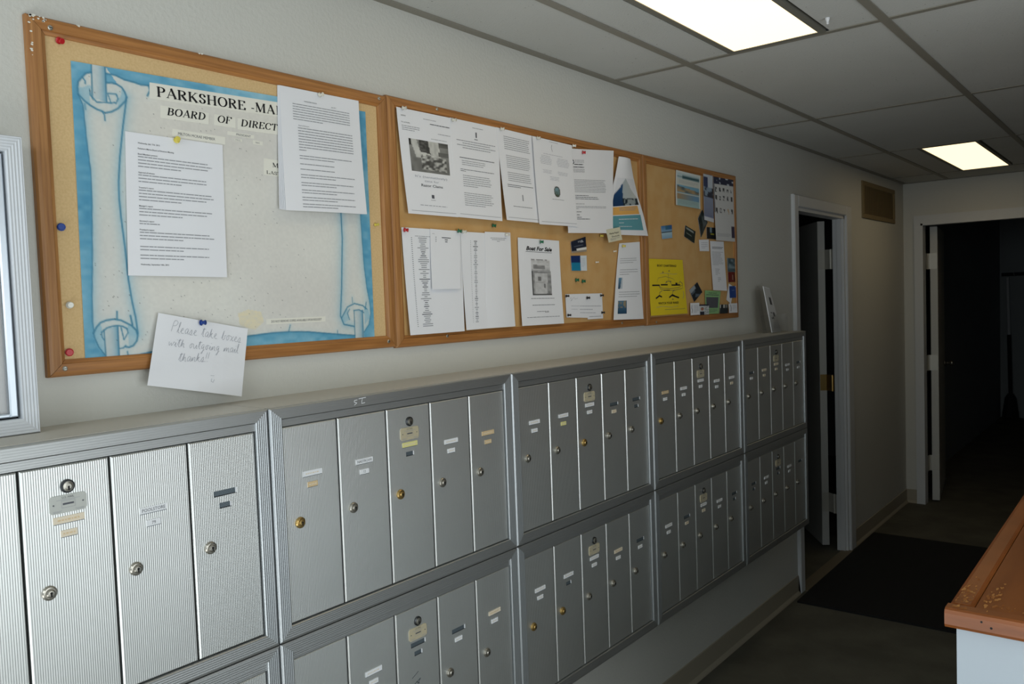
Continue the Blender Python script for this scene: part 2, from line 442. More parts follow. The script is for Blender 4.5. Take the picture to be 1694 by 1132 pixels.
ART = {
 'rod1': [(0.0524,-0.0018),(0.0884,-0.0012),(0.0881,0.1179),(0.0505,0.1141)],
 'curl1': [(0.0505,0.0274),(0.0371,0.0335),(0.0267,0.0485),(0.0164,0.0654),(0.0144,0.0849),(0.0148,0.107)],
 'lip1': [(0.0148,0.107),(0.0319,0.1282),(0.0446,0.1387),(0.0609,0.1487),(0.0741,0.1529),(0.0824,0.1575),(0.0997,0.1506),(0.1175,0.1366),(0.1322,0.1164),(0.1396,0.1063),(0.1428,0.0925),(0.1382,0.0757),(0.1308,0.0618),(0.1172,0.0535),(0.1035,0.0513),(0.0888,0.0549)],
 'inlip1': [(0.045,0.0852),(0.0459,0.1043),(0.0618,0.1249),(0.0872,0.1213),(0.0991,0.1213),(0.1096,0.1173),(0.1129,0.1204),(0.1188,0.1035),(0.1165,0.093)],
 'chip1': [(0.0917,0.0901),(0.0991,0.1203)],
 'chip1b': [(0.0918,0.0895),(0.115,0.0878),(0.1165,0.093)],
 'crack1': [(0.0741,0.1529),(0.0804,0.1648),(0.0814,0.1841)],
 'crack1b': [(0.0275,0.0483),(0.0345,0.0596),(0.0341,0.0682)],
 'crack1c': [(0.0308,0.1348),(0.0317,0.156)],
 'topedge': [(0.0892,0.0224),(0.1149,0.0234),(0.1389,0.0338),(0.1654,0.0372),(0.185,0.0421),(0.2071,0.04)],
 'tear': [(0.2071,0.04),(0.2101,0.0574),(0.202,0.0769)],
 'bodyL1': [(0.0147,0.1072),(0.0257,0.1412),(0.0316,0.273),(0.0375,0.3634),(0.0364,0.4751),(0.0349,0.5159),(0.0306,0.6566),(0.0245,0.7975),(0.0233,0.8711),(0.0262,0.9205),(0.0359,0.9542),(0.0521,0.9847)],
 'bodyR1': [(0.1426,0.0931),(0.1379,0.1293),(0.1287,0.1974),(0.1165,0.303),(0.11,0.3868),(0.1093,0.4492),(0.1119,0.5116),(0.1192,0.6243),(0.1237,0.7251),(0.1309,0.8013),(0.1388,0.8589),(0.1433,0.9167)],
 'arc2': [(0.024,0.907),(0.0323,0.8876),(0.0435,0.8723),(0.0592,0.8652),(0.0796,0.8624),(0.0984,0.8675),(0.114,0.8786),(0.1267,0.8876),(0.1391,0.905),(0.1425,0.9238),(0.1393,0.9422),(0.1289,0.9579),(0.1173,0.9631),(0.1078,0.9602)],
 'inarc2': [(0.0454,0.9055),(0.0598,0.8914),(0.0724,0.8872),(0.0867,0.8851),(0.1009,0.888),(0.1133,0.897)],
 'inarc2b': [(0.1133,0.897),(0.116,0.9116),(0.1039,0.9353),(0.0975,0.8919)],
 'inarc2c': [(0.0454,0.9055),(0.0463,0.9227),(0.0506,0.931)],
 'low2': [(0.0916,0.9649),(0.1012,0.9637),(0.1079,0.9561)],
 'rod2': [(0.0519,0.8969),(0.089,0.8873),(0.0893,1.0044),(0.0538,1.0038)],
 'bl2': [(0.0905,0.9954),(0.1146,0.9916),(0.1391,0.9919),(0.1776,0.9851)],
 'ck2': [(0.0885,0.8365),(0.0875,0.8628)],
 'ck2b': [(0.1247,0.8526),(0.1292,0.8857)],
 'ck2c': [(0.112,0.977),(0.113,0.9914)],
 'hole2': [(0.0238,0.913),(0.0323,0.8876),(0.0435,0.8743),(0.0472,0.8986),(0.0458,0.9146),(0.0506,0.931),(0.0503,0.9793),(0.0341,0.9617),(0.0258,0.941)],
 'hole2b': [(0.1154,0.8849),(0.1267,0.8876),(0.1391,0.905),(0.1416,0.9238),(0.1386,0.9401),(0.1289,0.9569),(0.1174,0.962),(0.1168,0.9116)],
 'hole1': [(0.015,0.1038),(0.0149,0.0848),(0.0255,0.0827),(0.0456,0.0701),(0.0495,0.0758),(0.0448,0.0895),(0.045,0.1066),(0.043,0.1379),(0.0319,0.1282)],
 'hole1b': [(0.1177,0.1322),(0.1323,0.1153),(0.1393,0.1064),(0.1419,0.0926),(0.1308,0.0618),(0.1271,0.091),(0.1188,0.1035)],
 'bottom': [(0.1776,0.9852),(0.325,0.9704),(0.4892,0.9509),(0.57,0.9448),(0.6395,0.9447),(0.7107,0.9495),(0.7705,0.9587),(0.8679,0.9732),(0.9106,0.9789)],
 'bodyL3': [(0.8822,0.2141),(0.8706,0.4576),(0.8723,0.5584),(0.8654,0.6775),(0.8601,0.7727),(0.8541,0.844),(0.8503,0.8916),(0.8638,0.9282),(0.9094,0.9399)],
 'bodyR3': [(0.9573,0.0494),(0.9588,0.2052),(0.9575,0.4527),(0.9607,0.5556),(0.9649,0.6772),(0.9735,0.7751),(0.9837,0.8367),(0.9868,0.8861),(0.9763,0.9348),(0.9524,0.9671)],
 'arc3': [(0.856,0.8978),(0.8822,0.8541),(0.9137,0.8403),(0.9511,0.8508),(0.9695,0.8669)],
 'arc3b': [(0.8891,0.9086),(0.8811,0.8811),(0.891,0.8635)],
 'arc3c': [(0.9093,0.8704),(0.9345,0.8684),(0.9548,0.8815)],
 'rod3': [(0.9106,0.8704),(0.9502,0.8709),(0.9473,1.0126),(0.9101,1.0127)],
 'ck3': [(0.9056,0.8128),(0.9058,0.837)],
 'ck3b': [(0.9677,0.8362),(0.9619,0.8666)],
 'ck3c': [(0.8344,0.9532),(0.8349,0.971)],
 'hole3': [(0.8529,0.9006),(0.8821,0.8571),(0.8841,0.8812),(0.8891,0.9086),(0.8671,0.9224)],
 'hole3b': [(0.9573,0.8541),(0.9758,0.8702),(0.9821,0.9044),(0.957,0.9337),(0.9548,0.8815)],
 'ckb': [(0.6438,0.9179),(0.6364,0.9444)],
 'stain': [(0.4564,0.8616),(0.4914,0.8472),(0.5381,0.8591),(0.5455,0.8988),(0.5115,0.9293),(0.4603,0.9066)],
 'stripA': [(0.2099,0.0285),(0.6486,0.0228),(0.6462,0.0798),(0.2077,0.0852)],
 'stripB': [(0.2387,0.1042),(0.3881,0.1058),(0.3864,0.1488),(0.2369,0.1485)],
 'stripC': [(0.4058,0.1074),(0.4768,0.1083),(0.4752,0.1488),(0.4042,0.1483)],
 'stripD': [(0.4851,0.1092),(0.645,0.1089),(0.6432,0.1526),(0.4834,0.1522)],
 'stripE': [(0.2717,0.1818),(0.4387,0.1885),(0.4376,0.2172),(0.2705,0.2103)],
 'stripF': [(0.4478,0.1644),(0.5401,0.1672),(0.5395,0.1814),(0.4473,0.1782)],
 'stripG': [(0.4715,0.1885),(0.4965,0.1897),(0.4962,0.199),(0.4712,0.1978)],
 'stripH': [(0.535,0.1867),(0.5698,0.1878),(0.5692,0.2033),(0.5344,0.202)],
 'stripI': [(0.5716,0.2528),(0.6482,0.2559),(0.6454,0.3216),(0.5689,0.3172)],
 'stripJ': [(0.5545,0.8884),(0.786,0.8895),(0.7851,0.9111),(0.5536,0.91)],
}
TITLES = {
 'PARKSHORE': ((0.841,-0.0104,2.0279),(1.0395,-0.0104,2.0322),0),
 '-MA': ((1.0505,-0.0104,2.0328),(1.1122,-0.0104,2.0346),0),
 'BOARD': ((0.8597,-0.0104,1.9952),(0.9427,-0.0104,1.9972),0),
 'OF': ((0.9686,-0.0104,1.9973),(1.0021,-0.0104,1.9978),0),
 'DIRECTO': ((1.0236,-0.0104,1.9969),(1.133,-0.0104,2.0001),0),
}
PINS = {
 'red tl': (0.6645,-0.01,2.0963),
 'blue left': (0.6509,-0.01,1.7672),
 'red bl': (0.6515,-0.01,1.5454),
 'clear l': (0.656,-0.01,1.6293),
 'yellow minutes': (0.8763,-0.013,1.947),
 'clear stack': (1.2304,-0.016,2.0962),
 'yellow r': (1.3882,-0.01,1.8082),
 'blue note': (0.8996,-0.022,1.5875),
 'red list': (1.4814,-0.015,1.8001),
 'green list': (1.6816,-0.018,1.8065),
 'clear list': (1.7012,-0.018,1.8049),
 'green up': (1.8392,-0.01,1.8298),
 'clear list3': (1.8889,-0.018,1.8042),
 'green boat': (2.0598,-0.016,1.789),
 'clear clam': (1.488,-0.02,2.107),
 'clear p2': (1.6725,-0.022,2.1044),
 'clear p3': (1.879,-0.022,2.109),
 'clear p4': (2.0461,-0.028,2.1039),
 'clear p5': (2.2385,-0.028,2.1039),
 'red p5': (2.2954,-0.027,2.0895),
 'yellow card': (2.4137,-0.012,1.8219),
 'yellow long': (2.5524,-0.016,1.7906),
 'white a': (2.382,-0.01,1.7305),
 'white b': (2.4994,-0.01,1.7704),
 'greena': (2.2583,-0.01,1.6702),
 'greenb': (2.2966,-0.01,1.6661),
 'ix1': (2.1936,-0.014,1.6184),
 'ix2': (2.3151,-0.014,1.6102),
 'ix3': (2.401,-0.014,1.6169),
 'ix4': (2.4043,-0.014,1.5581),
 'ix5': (2.2004,-0.014,1.5564),
}
SCREWS = [
 (0.65, -0.016, 2.1124),
 (0.6391, -0.016, 1.5174),
 (1.4147, -0.016, 2.1188),
 (1.4121, -0.016, 1.5188),
 (1.6211, -0.016, 2.1256),
 (1.6262, -0.016, 1.5206),
 (2.5347, -0.016, 1.5167),
 (2.7863, -0.016, 1.5093),
]

# ---------------------------------------------------------------- the room
HC = 2.365          # ceiling height
XF = 6.588          # end wall
DX0, DX1, DZ = 4.345, 5.165, 2.05     # doorway in the mailbox wall
FY0, FY1, FZ = -0.120, -0.98, 2.065   # doorway in the end wall
WT = 0.065

mb = MB()
mb.box((WINX - 0.15, YR - 0.2, -0.05), (11.6, 3.0, 0))
struct(mb.build('floor', M['floor']))

mb = MB()
mb.box((WINX - 0.15, 0, 0), (DX0, WT, HC + 0.1))
mb.box((DX0, 0, DZ), (DX1, WT, HC + 0.1))
mb.box((DX1, 0, 0), (XF, WT, HC + 0.1))
struct(mb.build('wall_left', M['wall']))

mb = MB()
mb.box((XF, FY0, 0), (XF + WT, WT, HC + 0.1))
mb.box((XF, FY1, FZ), (XF + WT, FY0, HC + 0.1))
mb.box((XF, YR, 0), (XF + WT, FY1, HC + 0.1))
struct(mb.build('wall_end', M['wall']))

mb = MB()
SX0, SX1, SZ0, SZ1 = -0.40, 1.80, 0.25, 2.00       # unseen opening added for the side fill lamp
mb.box((WINX - 0.15, YR - 0.1, 0), (SX0, YR, HC + 0.1))
mb.box((SX1, YR - 0.1, 0), (XF + WT, YR, HC + 0.1))
mb.box((SX0, YR - 0.1, 0), (SX1, YR, SZ0))
mb.box((SX0, YR - 0.1, SZ1), (SX1, YR, HC + 0.1))
struct(mb.build('wall_right', M['wall_r']))

mb = MB()
mb.box((2.20, -2.20, 0), (XF, -2.10, HC + 0.1))  # unseen wall added to keep side light off the far end
struct(mb.build('light_block_wall', M['wall_r']))

# entrance wall behind the camera, with a big window
WY0, WY1, WZ0, WZ1 = -2.20, -0.10, 0.08, 2.22
mb = MB()
mb.box((WINX - 0.15, YR, 0), (WINX, WY0, HC + 0.1))
mb.box((WINX - 0.15, WY1, 0), (WINX, 0, HC + 0.1))
mb.box((WINX - 0.15, WY0, 0), (WINX, WY1, WZ0))
mb.box((WINX - 0.15, WY0, WZ1), (WINX, WY1, HC + 0.1))
struct(mb.build('wall_back', M['wall']))
mb = MB()
for y in (WY0, (WY0 + WY1) / 2 - 0.02, WY1 - 0.04):
    mb.box((WINX - 0.06, y, WZ0), (WINX - 0.02, y + 0.04, WZ1))
for z in (WZ0, WZ1 - 0.04):
    mb.box((WINX - 0.058, WY0, z), (WINX - 0.022, WY1, z + 0.04))
struct(mb.build('window_1', M['trim']))
mb = MB()
for x in (SX0, (SX0 + SX1) / 2 - 0.02, SX1 - 0.04):
    mb.box((x, YR - 0.05, SZ0), (x + 0.04, YR - 0.01, SZ1))
for z in (SZ0, SZ1 - 0.04):
    mb.box((SX0, YR - 0.048, z), (SX1, YR - 0.012, z + 0.04))
struct(mb.build('side_fill_window', M['trim']))  # unseen frame, added around the side fill lamp

# the two unlit rooms behind the doorways
for nm, a, c in (('wall_side_room_near', (3.2, WT, 0), (3.3, 2.8, HC + 0.1)), ('wall_side_room_back', (3.2, 2.8, 0), (8.2, 2.9, HC + 0.1)), ('wall_side_room_far', (8.1, WT + 0.06, 0), (8.2, 2.8, HC + 0.1)),
                 ('wall_back_room_left', (XF + WT, 0.06, 0), (11.5, 0.16, HC + 0.1)), ('wall_back_room_end', (11.4, -3.2, 0), (11.5, 0.06, HC + 0.1)), ('wall_back_room_right', (XF + WT, -3.3, 0), (11.5, -3.2, HC + 0.1))):
    mb = MB()
    mb.box(a, c)
    struct(mb.build(nm, M['darkwall']))
mb = MB()
mb.box((XF + WT, -3.3, HC + 0.02), (11.5, 0.16, HC + 0.1))
mb.box((3.2, WT, HC + 0.02), (8.2, 2.9, HC + 0.1))
struct(mb.build('ceiling_back_rooms', M['darkwall']))

# suspended ceiling: tiles and tees
mb = MB()
mb.box((WINX - 0.15, YR - 0.1, HC + 0.10), (XF + WT, WT, HC + 0.14))
ceil = struct(mb.build('ceiling', M['wall']))
TX = [WINX, 0.0918 - 1.2192, 0.0918, 1.311, 2.530, 3.750, 4.969, 6.188, XF]
TY = [0.0, -0.298, -0.9076, -1.5172, -2.1268, -2.7364, YR]
TILE_MESH = {}


def tile(x0, x1, y0, y1):
    key = (round(x1 - x0, 3), round(y0 - y1, 3))
    if key not in TILE_MESH:
        b = MB()
        b.box((0.010, -key[1] + 0.010, 0), (key[0] - 0.010, -0.010, 0.015))
        TILE_MESH[key] = b.mesh('ceiling_tile', [M['tile']])
    o = link('ceiling_tile', TILE_MESH[key], ceil)
    o.location = (x0, y0, HC + 0.0035)


LIGHT_CELLS = ((3, 1), (6, 1))
for i in range(len(TX) - 1):
    for j in range(len(TY) - 1):
        if (i, j) in LIGHT_CELLS:
            tile(TX[i], TX[i + 1], TY[1], -0.452)
            tile(TX[i], TX[i + 1], -0.748, TY[2])
        else:
            tile(TX[i], TX[i + 1], TY[j], TY[j + 1])
for y in TY[1:-1]:
    b = MB()
    b.box((WINX, y - 0.0125, HC), (XF, y + 0.0125, HC + 0.003))
    b.build('ceiling_tee', M['tee'], ceil)
for x in TX[1:-1]:
    for j in range(len(TY) - 1):
        b = MB()
        b.box((x - 0.0115, TY[j + 1] + 0.0125, HC + 0.0005), (x + 0.0115, TY[j] - 0.0125, HC + 0.003))
        b.build('ceiling_tee', M['tee'], ceil)
for a, c in (((WINX, -0.024, HC - 0.002), (XF, 0, HC + 0.004)), ((XF - 0.024, YR, HC - 0.002), (XF, -0.024, HC + 0.004))):
    b = MB()
    b.box(a, c)
    b.build('wall_angle', M['tee'], ceil)


def ceiling_light(x0, x1, label):
    t = thing('ceiling_light', label, 'ceiling light', ((x0 + x1) / 2, -0.600, HC), 'fluorescent ceiling lights')
    y0, y1 = -0.470, -0.730
    b = MB()
    for ya, yb in ((-0.452, y0), (y1, -0.748)):
        b.box((x0 + 0.012, yb, HC - 0.001), (x1 - 0.012, ya, HC + 0.012))
    for xa, xb in ((x0 + 0.012, x0 + 0.028), (x1 - 0.028, x1 - 0.012)):
        b.box((xa, y1, HC - 0.001), (xb, y0, HC + 0.012))
    b.box((x0 + 0.012, -0.748, HC + 0.012), (x1 - 0.012, -0.452, HC + 0.05))
    b.build('housing', M['fixture'], t)
    b = MB()
    b.box((x0 + 0.029, y1 + 0.001, HC + 0.0005), (x1 - 0.029, y0 - 0.001, HC + 0.010))
    b.build('lens', M['lens'], t)


ceiling_light(TX[3], TX[4], 'lit fluorescent ceiling light above the bulletin boards, cut off by the picture top')
ceiling_light(TX[6], TX[7], 'small-looking lit fluorescent ceiling light near the end wall')

# door casings and jambs
mb = MB()
CW = 0.062
mb.cbox((DX0 - CW, -0.018, 0), (DX0, 0, DZ + CW), 0.005)
mb.cbox((DX1, -0.018, 0), (DX1 + CW + 0.035, 0, DZ + CW), 0.005)
mb.cbox((DX0, -0.018, DZ), (DX1, 0, DZ + CW), 0.005)
mb.box((DX0 - 0.002, -0.004, 0), (DX0 + 0.018, WT, DZ))
mb.box((DX1 - 0.018, -0.004, 0), (DX1 + 0.002, WT - 0.002, DZ))
mb.box((DX0, -0.004, DZ - 0.018), (DX1, WT, DZ + 0.002))
mb.box((DX1 - 0.030, 0.010, 0), (DX1 - 0.018, 0.035, DZ - 0.018))
mb.box((DX0 + 0.018, 0.010, 0), (DX0 + 0.030, 0.035, DZ - 0.018))
struct(mb.build('trim_1', M['trim']))
mb = MB()
mb.box((XF - 0.018, FY0, 0), (XF, FY0 + 0.045, FZ + 0.058))
mb.box((XF - 0.018, FY1 - 0.058, 0), (XF, FY1, FZ + 0.058))
mb.box((XF - 0.018, FY1, FZ), (XF, FY0, FZ + 0.058))
mb.box((XF - 0.022, FY0 - 0.014, 0), (XF + WT, FY0 + 0.002, FZ))
mb.box((XF - 0.022, FY1, 0), (XF + WT, FY1 + 0.016, FZ))
mb.box((XF - 0.022, FY1, FZ - 0.014), (XF + WT, FY0, FZ + 0.002))
struct(mb.build('trim_2', M['trim']))
mb = MB()
mb.box((DX0, -0.03, 0), (DX1, 0.035, 0.006))
struct(mb.build('trim_3', M['thresh']))


def leaf(name, corner, ang, thick, width, z0, z1, label_hinges, pivot):
    """an open door leaf; the hinge edge starts at corner and runs to its left by thick"""
    c, s = math.cos(ang), math.sin(ang)

    def P(u, v, z):
        return (corner[0] + c * u - s * v, corner[1] + s * u + c * v, z)
    b = MB()
    e = 0.002
    ring = [(0, e), (e, 0), (width - e, 0), (width, e), (width, thick - e), (width - e, thick), (e, thick), (0, thick - e)]
    b.add([P(u, v, z0) for u, v in ring] + [P(u, v, z1) for u, v in ring],
          [tuple(range(8))[::-1], tuple(range(8, 16))] + [(i, (i + 1) % 8, 8 + (i + 1) % 8, 8 + i) for i in range(8)])
    d = struct(b.build(name, M['doorpaint']))
    for z, hh, m in label_hinges:
        b = MB()
        q = [P(-0.0012, thick * 0.06, z), P(-0.0012, thick * 0.94, z), P(-0.0012, thick * 0.94, z + hh), P(-0.0012, thick * 0.06, z + hh)]
        b.poly(q)
        a0 = P(-0.0012, thick * 0.06, z)
        b.poly([a0, (pivot[0], pivot[1], z), (pivot[0], pivot[1], z + hh), (a0[0], a0[1], z + hh)])
        b.poly([(pivot[0], pivot[1], z), (pivot[2], pivot[3], z), (pivot[2], pivot[3], z + hh), (pivot[0], pivot[1], z + hh)])
        b.lathe([(0, 0.006), (hh, 0.006)], (pivot[0], pivot[1], z), (0, 0, 1), 8)
        b.build('hinge', M[m], d)
    b = MB()
    for v, sgn in ((-0.0, -1), (thick, 1)):
        o = P(width - 0.07, v, 0.98)
        ax = (-s * sgn, c * sgn, 0)
        b.lathe([(0, 0.026), (0.006, 0.026), (0.008, 0.010), (0.035, 0.010), (0.042, 0.024), (0.060, 0.026), (0.068, 0.016)], o, ax, 12)
    b.build('door_knob', M['nickel'], d, smooth=True)
    return d


leaf('door_1', (5.190, 0.1228), math.radians(35), 0.044, 0.80, 0.012, DZ - 0.02,
     [(1.735, 0.12, 'hinge'), (0.985, 0.10, 'brass'), (0.225, 0.12, 'hinge')], (5.160, 0.082, 5.146, 0.036))
leaf('door_2', (6.700, -0.204), math.radians(8), 0.050, 0.80, 0.012, FZ - 0.02,
     [(1.735, 0.115, 'hinge'), (0.985, 0.115, 'hinge'), (0.235, 0.115, 'hinge')], (6.690, -0.142, 6.650, -0.1355))

# vinyl baseboards with a cove toe
def baseboard(name, a, b_, n):
    ax, ay = a
    bx, by = b_
    nx, ny = n
    prof = [(0.0, 0.10), (0.004, 0.098), (0.004, 0.018), (0.014, 0.006), (0.016, 0.0)]
    m = MB()
    vs_, fs = [], []
    for (x, y) in (a, b_):
        for d, z in prof:
            vs_.append((x + nx * d, y + ny * d, z))
    k = len(prof)
    for i in range(k - 1):
        fs.append((i, i + 1, k + i + 1, k + i))
    fs += [tuple(range(k)), tuple(range(k, 2 * k))]
    m.add(vs_, fs)
    struct(m.build(name, M['base']))


baseboard('baseboard_left', (WINX, 0), (DX0 - CW, 0), (0, -1))
baseboard('baseboard_left_end', (DX1 + CW + 0.035, 0), (XF, 0), (0, -1))
baseboard('baseboard_end', (XF, 0), (XF, FY0 + 0.045), (-1, 0))
baseboard('baseboard_end_right', (XF, FY1 - 0.058), (XF, -2.10), (-1, 0))

# ---------------------------------------------------------------- mailboxes
UW, UH, UD, UY = 0.75187, 0.4670, 0.1805, -0.1806
UX0, UZT = 0.93974, 1.4176
SW, RT, RB, HS = 0.030, 0.0246, 0.029, 0.0164
DWD = (UW - 2 * SW) / 5.0
SHARED = {}


def frame_piece(p0, p1, q0, q1, ch):
    """mitred frame member: outer edge p0-p1, inner edge q0-q1 (x, z)"""
    b = MB()
    lev = [(0.0, 0.012), (0.0, ch), (0.12, 0.0), (0.95, 0.0), (1.0, 0.0015), (1.0, 0.016)]
    vs_ = []
    for (o, i) in ((p0, q0), (p1, q1)):
        for t, y in lev:
            vs_.append((o[0] + (i[0] - o[0]) * t, y, o[1] + (i[1] - o[1]) * t))
    k = len(lev)
    fs = [(i, i + 1, k + i + 1, k + i) for i in range(k - 1)] + [tuple(range(k))[::-1], tuple(range(k, 2 * k))]
    b.add(vs_, fs)
    return b


g = 0.0012
O = [(g, g), (UW - g, g), (UW - g, UH - g), (g, UH - g)]
I = [(SW, RB), (UW - SW, RB), (UW - SW, UH - RT), (SW, UH - RT)]
SHARED['bottom'] = frame_piece(O[0], O[1], I[0], I[1], 0.0012).mesh('frame_rail', [M['alu_h']])
SHARED['top'] = frame_piece(O[2], O[3], I[2], I[3], 0.0012).mesh('frame_rail', [M['alu_h']])
SHARED['left'] = frame_piece(O[3], O[0], I[3], I[0], 0.0040).mesh('frame_stile', [M['alu_v']])
SHARED['right'] = frame_piece(O[1], O[2], I[1], I[2], 0.0040).mesh('frame_stile', [M['alu_v']])
b = MB()
b.box((g, 0.015, g), (UW - g, UD, UH - g))
SHARED['body'] = b.mesh('cabinet_body', [M['gap']])
b = MB()
b.box((g, 0.0115, UH - g - 0.0006), (UW - g, UD, UH))
SHARED['ledge'] = b.mesh('top_sheet', [M['alu_top']])
b = MB()
b.box((SW, 0.004, UH - RT - HS + 0.001), (UW - SW, 0.014, UH - RT - 0.0012))
SHARED['header'] = b.mesh('header_strip', [M['alu_h']])
b = MB()
DZ0, DZ1 = RB + 0.002, UH - RT - HS - 0.001
b.cbox((0.0018, 0.0045, DZ0), (DWD - 0.0022, 0.014, DZ1), 0.0022)
SHARED['door'] = b.mesh('mailbox_door', [M['alu_door']])


def lock_mesh(m, r):
    b = MB()
    b.lathe([(0, r * 1.0), (0.003, r * 1.0), (0.005, r * 0.86), (0.0054, r * 0.70)], (0, 0.0045, 0), (0, -1, 0), 18)
    b.lathe([(0.0, r * 0.62), (0.0075, r * 0.60), (0.0088, r * 0.42), (0.009, r * 0.2)], (0, 0.0045, 0), (0, -1, 0), 16)
    y = -0.0048
    b.lathe([(0, r * 0.17), (0.0004, r * 0.17)], (0, y, r * 0.10), (0, -1, 0), 10, 1)
    b.box((-r * 0.09, y - 0.0004, -r * 0.42), (r * 0.09, y, r * 0.10), 1)
    return b.mesh('lock', [m, M['keyhole']], smooth=False)


SHARED['lock_n'] = lock_mesh(M['nickel'], 0.0114)
SHARED['lock_b'] = lock_mesh(M['brass'], 0.0114)


def master_lock_mesh(ring):
    b = MB()
    r = 0.0108
    b.lathe([(0, r), (0.0035, r), (0.0045, r * 0.82)], (0, 0.0045, 0), (0, -1, 0), 18, 1)
    b.lathe([(0, r * 0.78), (0.006, r * 0.74), (0.0068, r * 0.4)], (0, 0.0045, 0), (0, -1, 0), 16)
    b.box((-r * 0.12, -0.0032, -r * 0.55), (r * 0.12, -0.0020, r * 0.05), 2)
    return b.mesh('master_lock', [M['nickel'], ring, M['keyhole']])


SHARED['master'] = master_lock_mesh(M['darklock'])


def plate_mesh(m):
    b = MB()
    w, h, c = 0.0285, 0.0142, 0.004
    ring = [(-w + c, -h), (w - c, -h), (w, -h + c), (w, h - c), (w - c, h), (-w + c, h), (-w, h - c), (-w, -h + c)]
    b.add([(x, 0.0030, z) for x, z in ring] + [(x, 0.0045, z) for x, z in ring],
          [tuple(range(8))] + [(i, 8 + i, 8 + (i + 1) % 8, (i + 1) % 8) for i in range(8)])
    y = 0.0028
    b.poly([(-0.010, y, -0.0062), (0.010, y, -0.0062), (0.010, y, -0.0056), (-0.010, y, -0.0056)], 1)
    b.poly([(-0.010, y, 0.0046), (0.010, y, 0.0046), (0.010, y, 0.0052), (-0.010, y, 0.0052)], 1)
    b.poly([(-0.0105, y, -0.0062), (-0.0100, y, -0.0062), (-0.0100, y, 0.0052), (-0.0105, y, 0.0052)], 1)
    b.poly([(0.0100, y, -0.0062), (0.0105, y, -0.0062), (0.0105, y, 0.0052), (0.0100, y, 0.0052)], 1)
    for z, x0, x1 in ((0.0066, -0.018, 0.018), (-0.0105, -0.024, -0.010), (-0.0105, 0.010, 0.024), (-0.0122, -0.024, -0.012), (-0.0122, 0.012, 0.024)):
        b.poly([(x0, y, z), (x1, y, z), (x1, y, z + 0.0006), (x0, y, z + 0.0006)], 1)
    b.poly([(-0.0085, y, -0.0016), (0.0085, y, -0.0016), (0.0085, y, 0.0014), (-0.0085, y, 0.0014)], 2)
    for x in (-0.0225, 0.0225):
        b.lathe([(0, 0.0013), (0.0006, 0.0012)], (x, 0.003, 0), (0, -1, 0), 8, 2)
    vs_, fs = text_mesh('U.S. MAIL', 0.0034)
    wid = max(p[0] for p in vs_)
    b.add([(p[0] - wid / 2, 0.0027, 0.0088 + p[1]) for p in vs_], fs, 2)
    return b.mesh('mail_plate', [m, M['greyink'], M['midink']])


def text_mesh(s, h, shear=0.0, bold=0.0):
    """letters of the built-in font as flat polygons, cap height h, starting at x = 0"""
    cu = bpy.data.curves.new('lettering', 'FONT')
    cu.body = s
    cu.size = 1.0
    cu.shear = shear
    cu.offset = bold
    cu.resolution_u = 2
    ob = bpy.data.objects.new('lettering', cu)
    COL.objects.link(ob)
    dg = bpy.context.evaluated_depsgraph_get()
    me = bpy.data.meshes.new_from_object(ob.evaluated_get(dg))
    k = h / 0.729
    x0 = min((v.co.x for v in me.vertices), default=0)
    vs_ = [((v.co.x - x0) * k, v.co.y * k) for v in me.vertices]
    fs = [tuple(p.vertices) for p in me.polygons]
    bpy.data.objects.remove(ob)
    bpy.data.curves.remove(cu)
    bpy.data.meshes.remove(me)
    return vs_, fs


SHARED['plate_s'] = plate_mesh(M['plate_s'])
SHARED['plate_g'] = plate_mesh(M['plate_g'])


def tag_mesh(kind, w, h, words=None):
    key = ('tag', kind, w, words)
    if key in SHARED and words is None:
        return SHARED[key]
    b = MB()
    if kind == 'd':            # empty holder: a shallow dark recess with a lip
        b.poly([(-w, 0.0042, -h), (w, 0.0042, -h), (w, 0.0042, h), (-w, 0.0042, h)], 0)
        b.poly([(-w, 0.0040, -h), (w, 0.0040, -h), (w, 0.0040, -h + 0.0016), (-w, 0.0040, -h + 0.0016)], 1)
        b.box((w - 0.003, 0.0034, -h + 0.001), (w, 0.0042, h), 2)
        me = b.mesh('tag_holder', [M['slot'], M['keyhole'], M['tag_w']])
    else:
        b.box((-w, 0.0032, -h), (w, 0.0043, h), 0)
        b.poly([(-w, 0.0041, -h - 0.0012), (w, 0.0041, -h - 0.0012), (w, 0.0041, -h), (-w, 0.0041, -h)], 1)
        if words:
            vs_, fs = text_mesh(words, h * 1.05)
            wid = max(p[0] for p in vs_)
            k = min(1.0, 1.75 * w / wid)
            b.add([(p[0] * k - wid * k / 2, 0.0030, p[1] - h * 0.5) for p in vs_], fs, 2)
        else:
            rr = random.Random(str(key))
            x = -w * 0.75
            while x < w * 0.6:
                l = rr.uniform(0.002, 0.005)
                b.poly([(x, 0.0031, -h * 0.25), (x + l, 0.0031, -h * 0.25), (x + l, 0.0031, h * 0.2), (x, 0.0031, h * 0.2)], 3)
                x += l + 0.0015
        soft = {'w': M['tag_c'], 'c': M['tag_t'], 't': M['tag_c'], 'y': M['tag_c']}[kind]
        me = b.mesh('tag', [M['tag_' + kind], M['slot'], M['midink'], soft])
    SHARED[key] = me
    return me


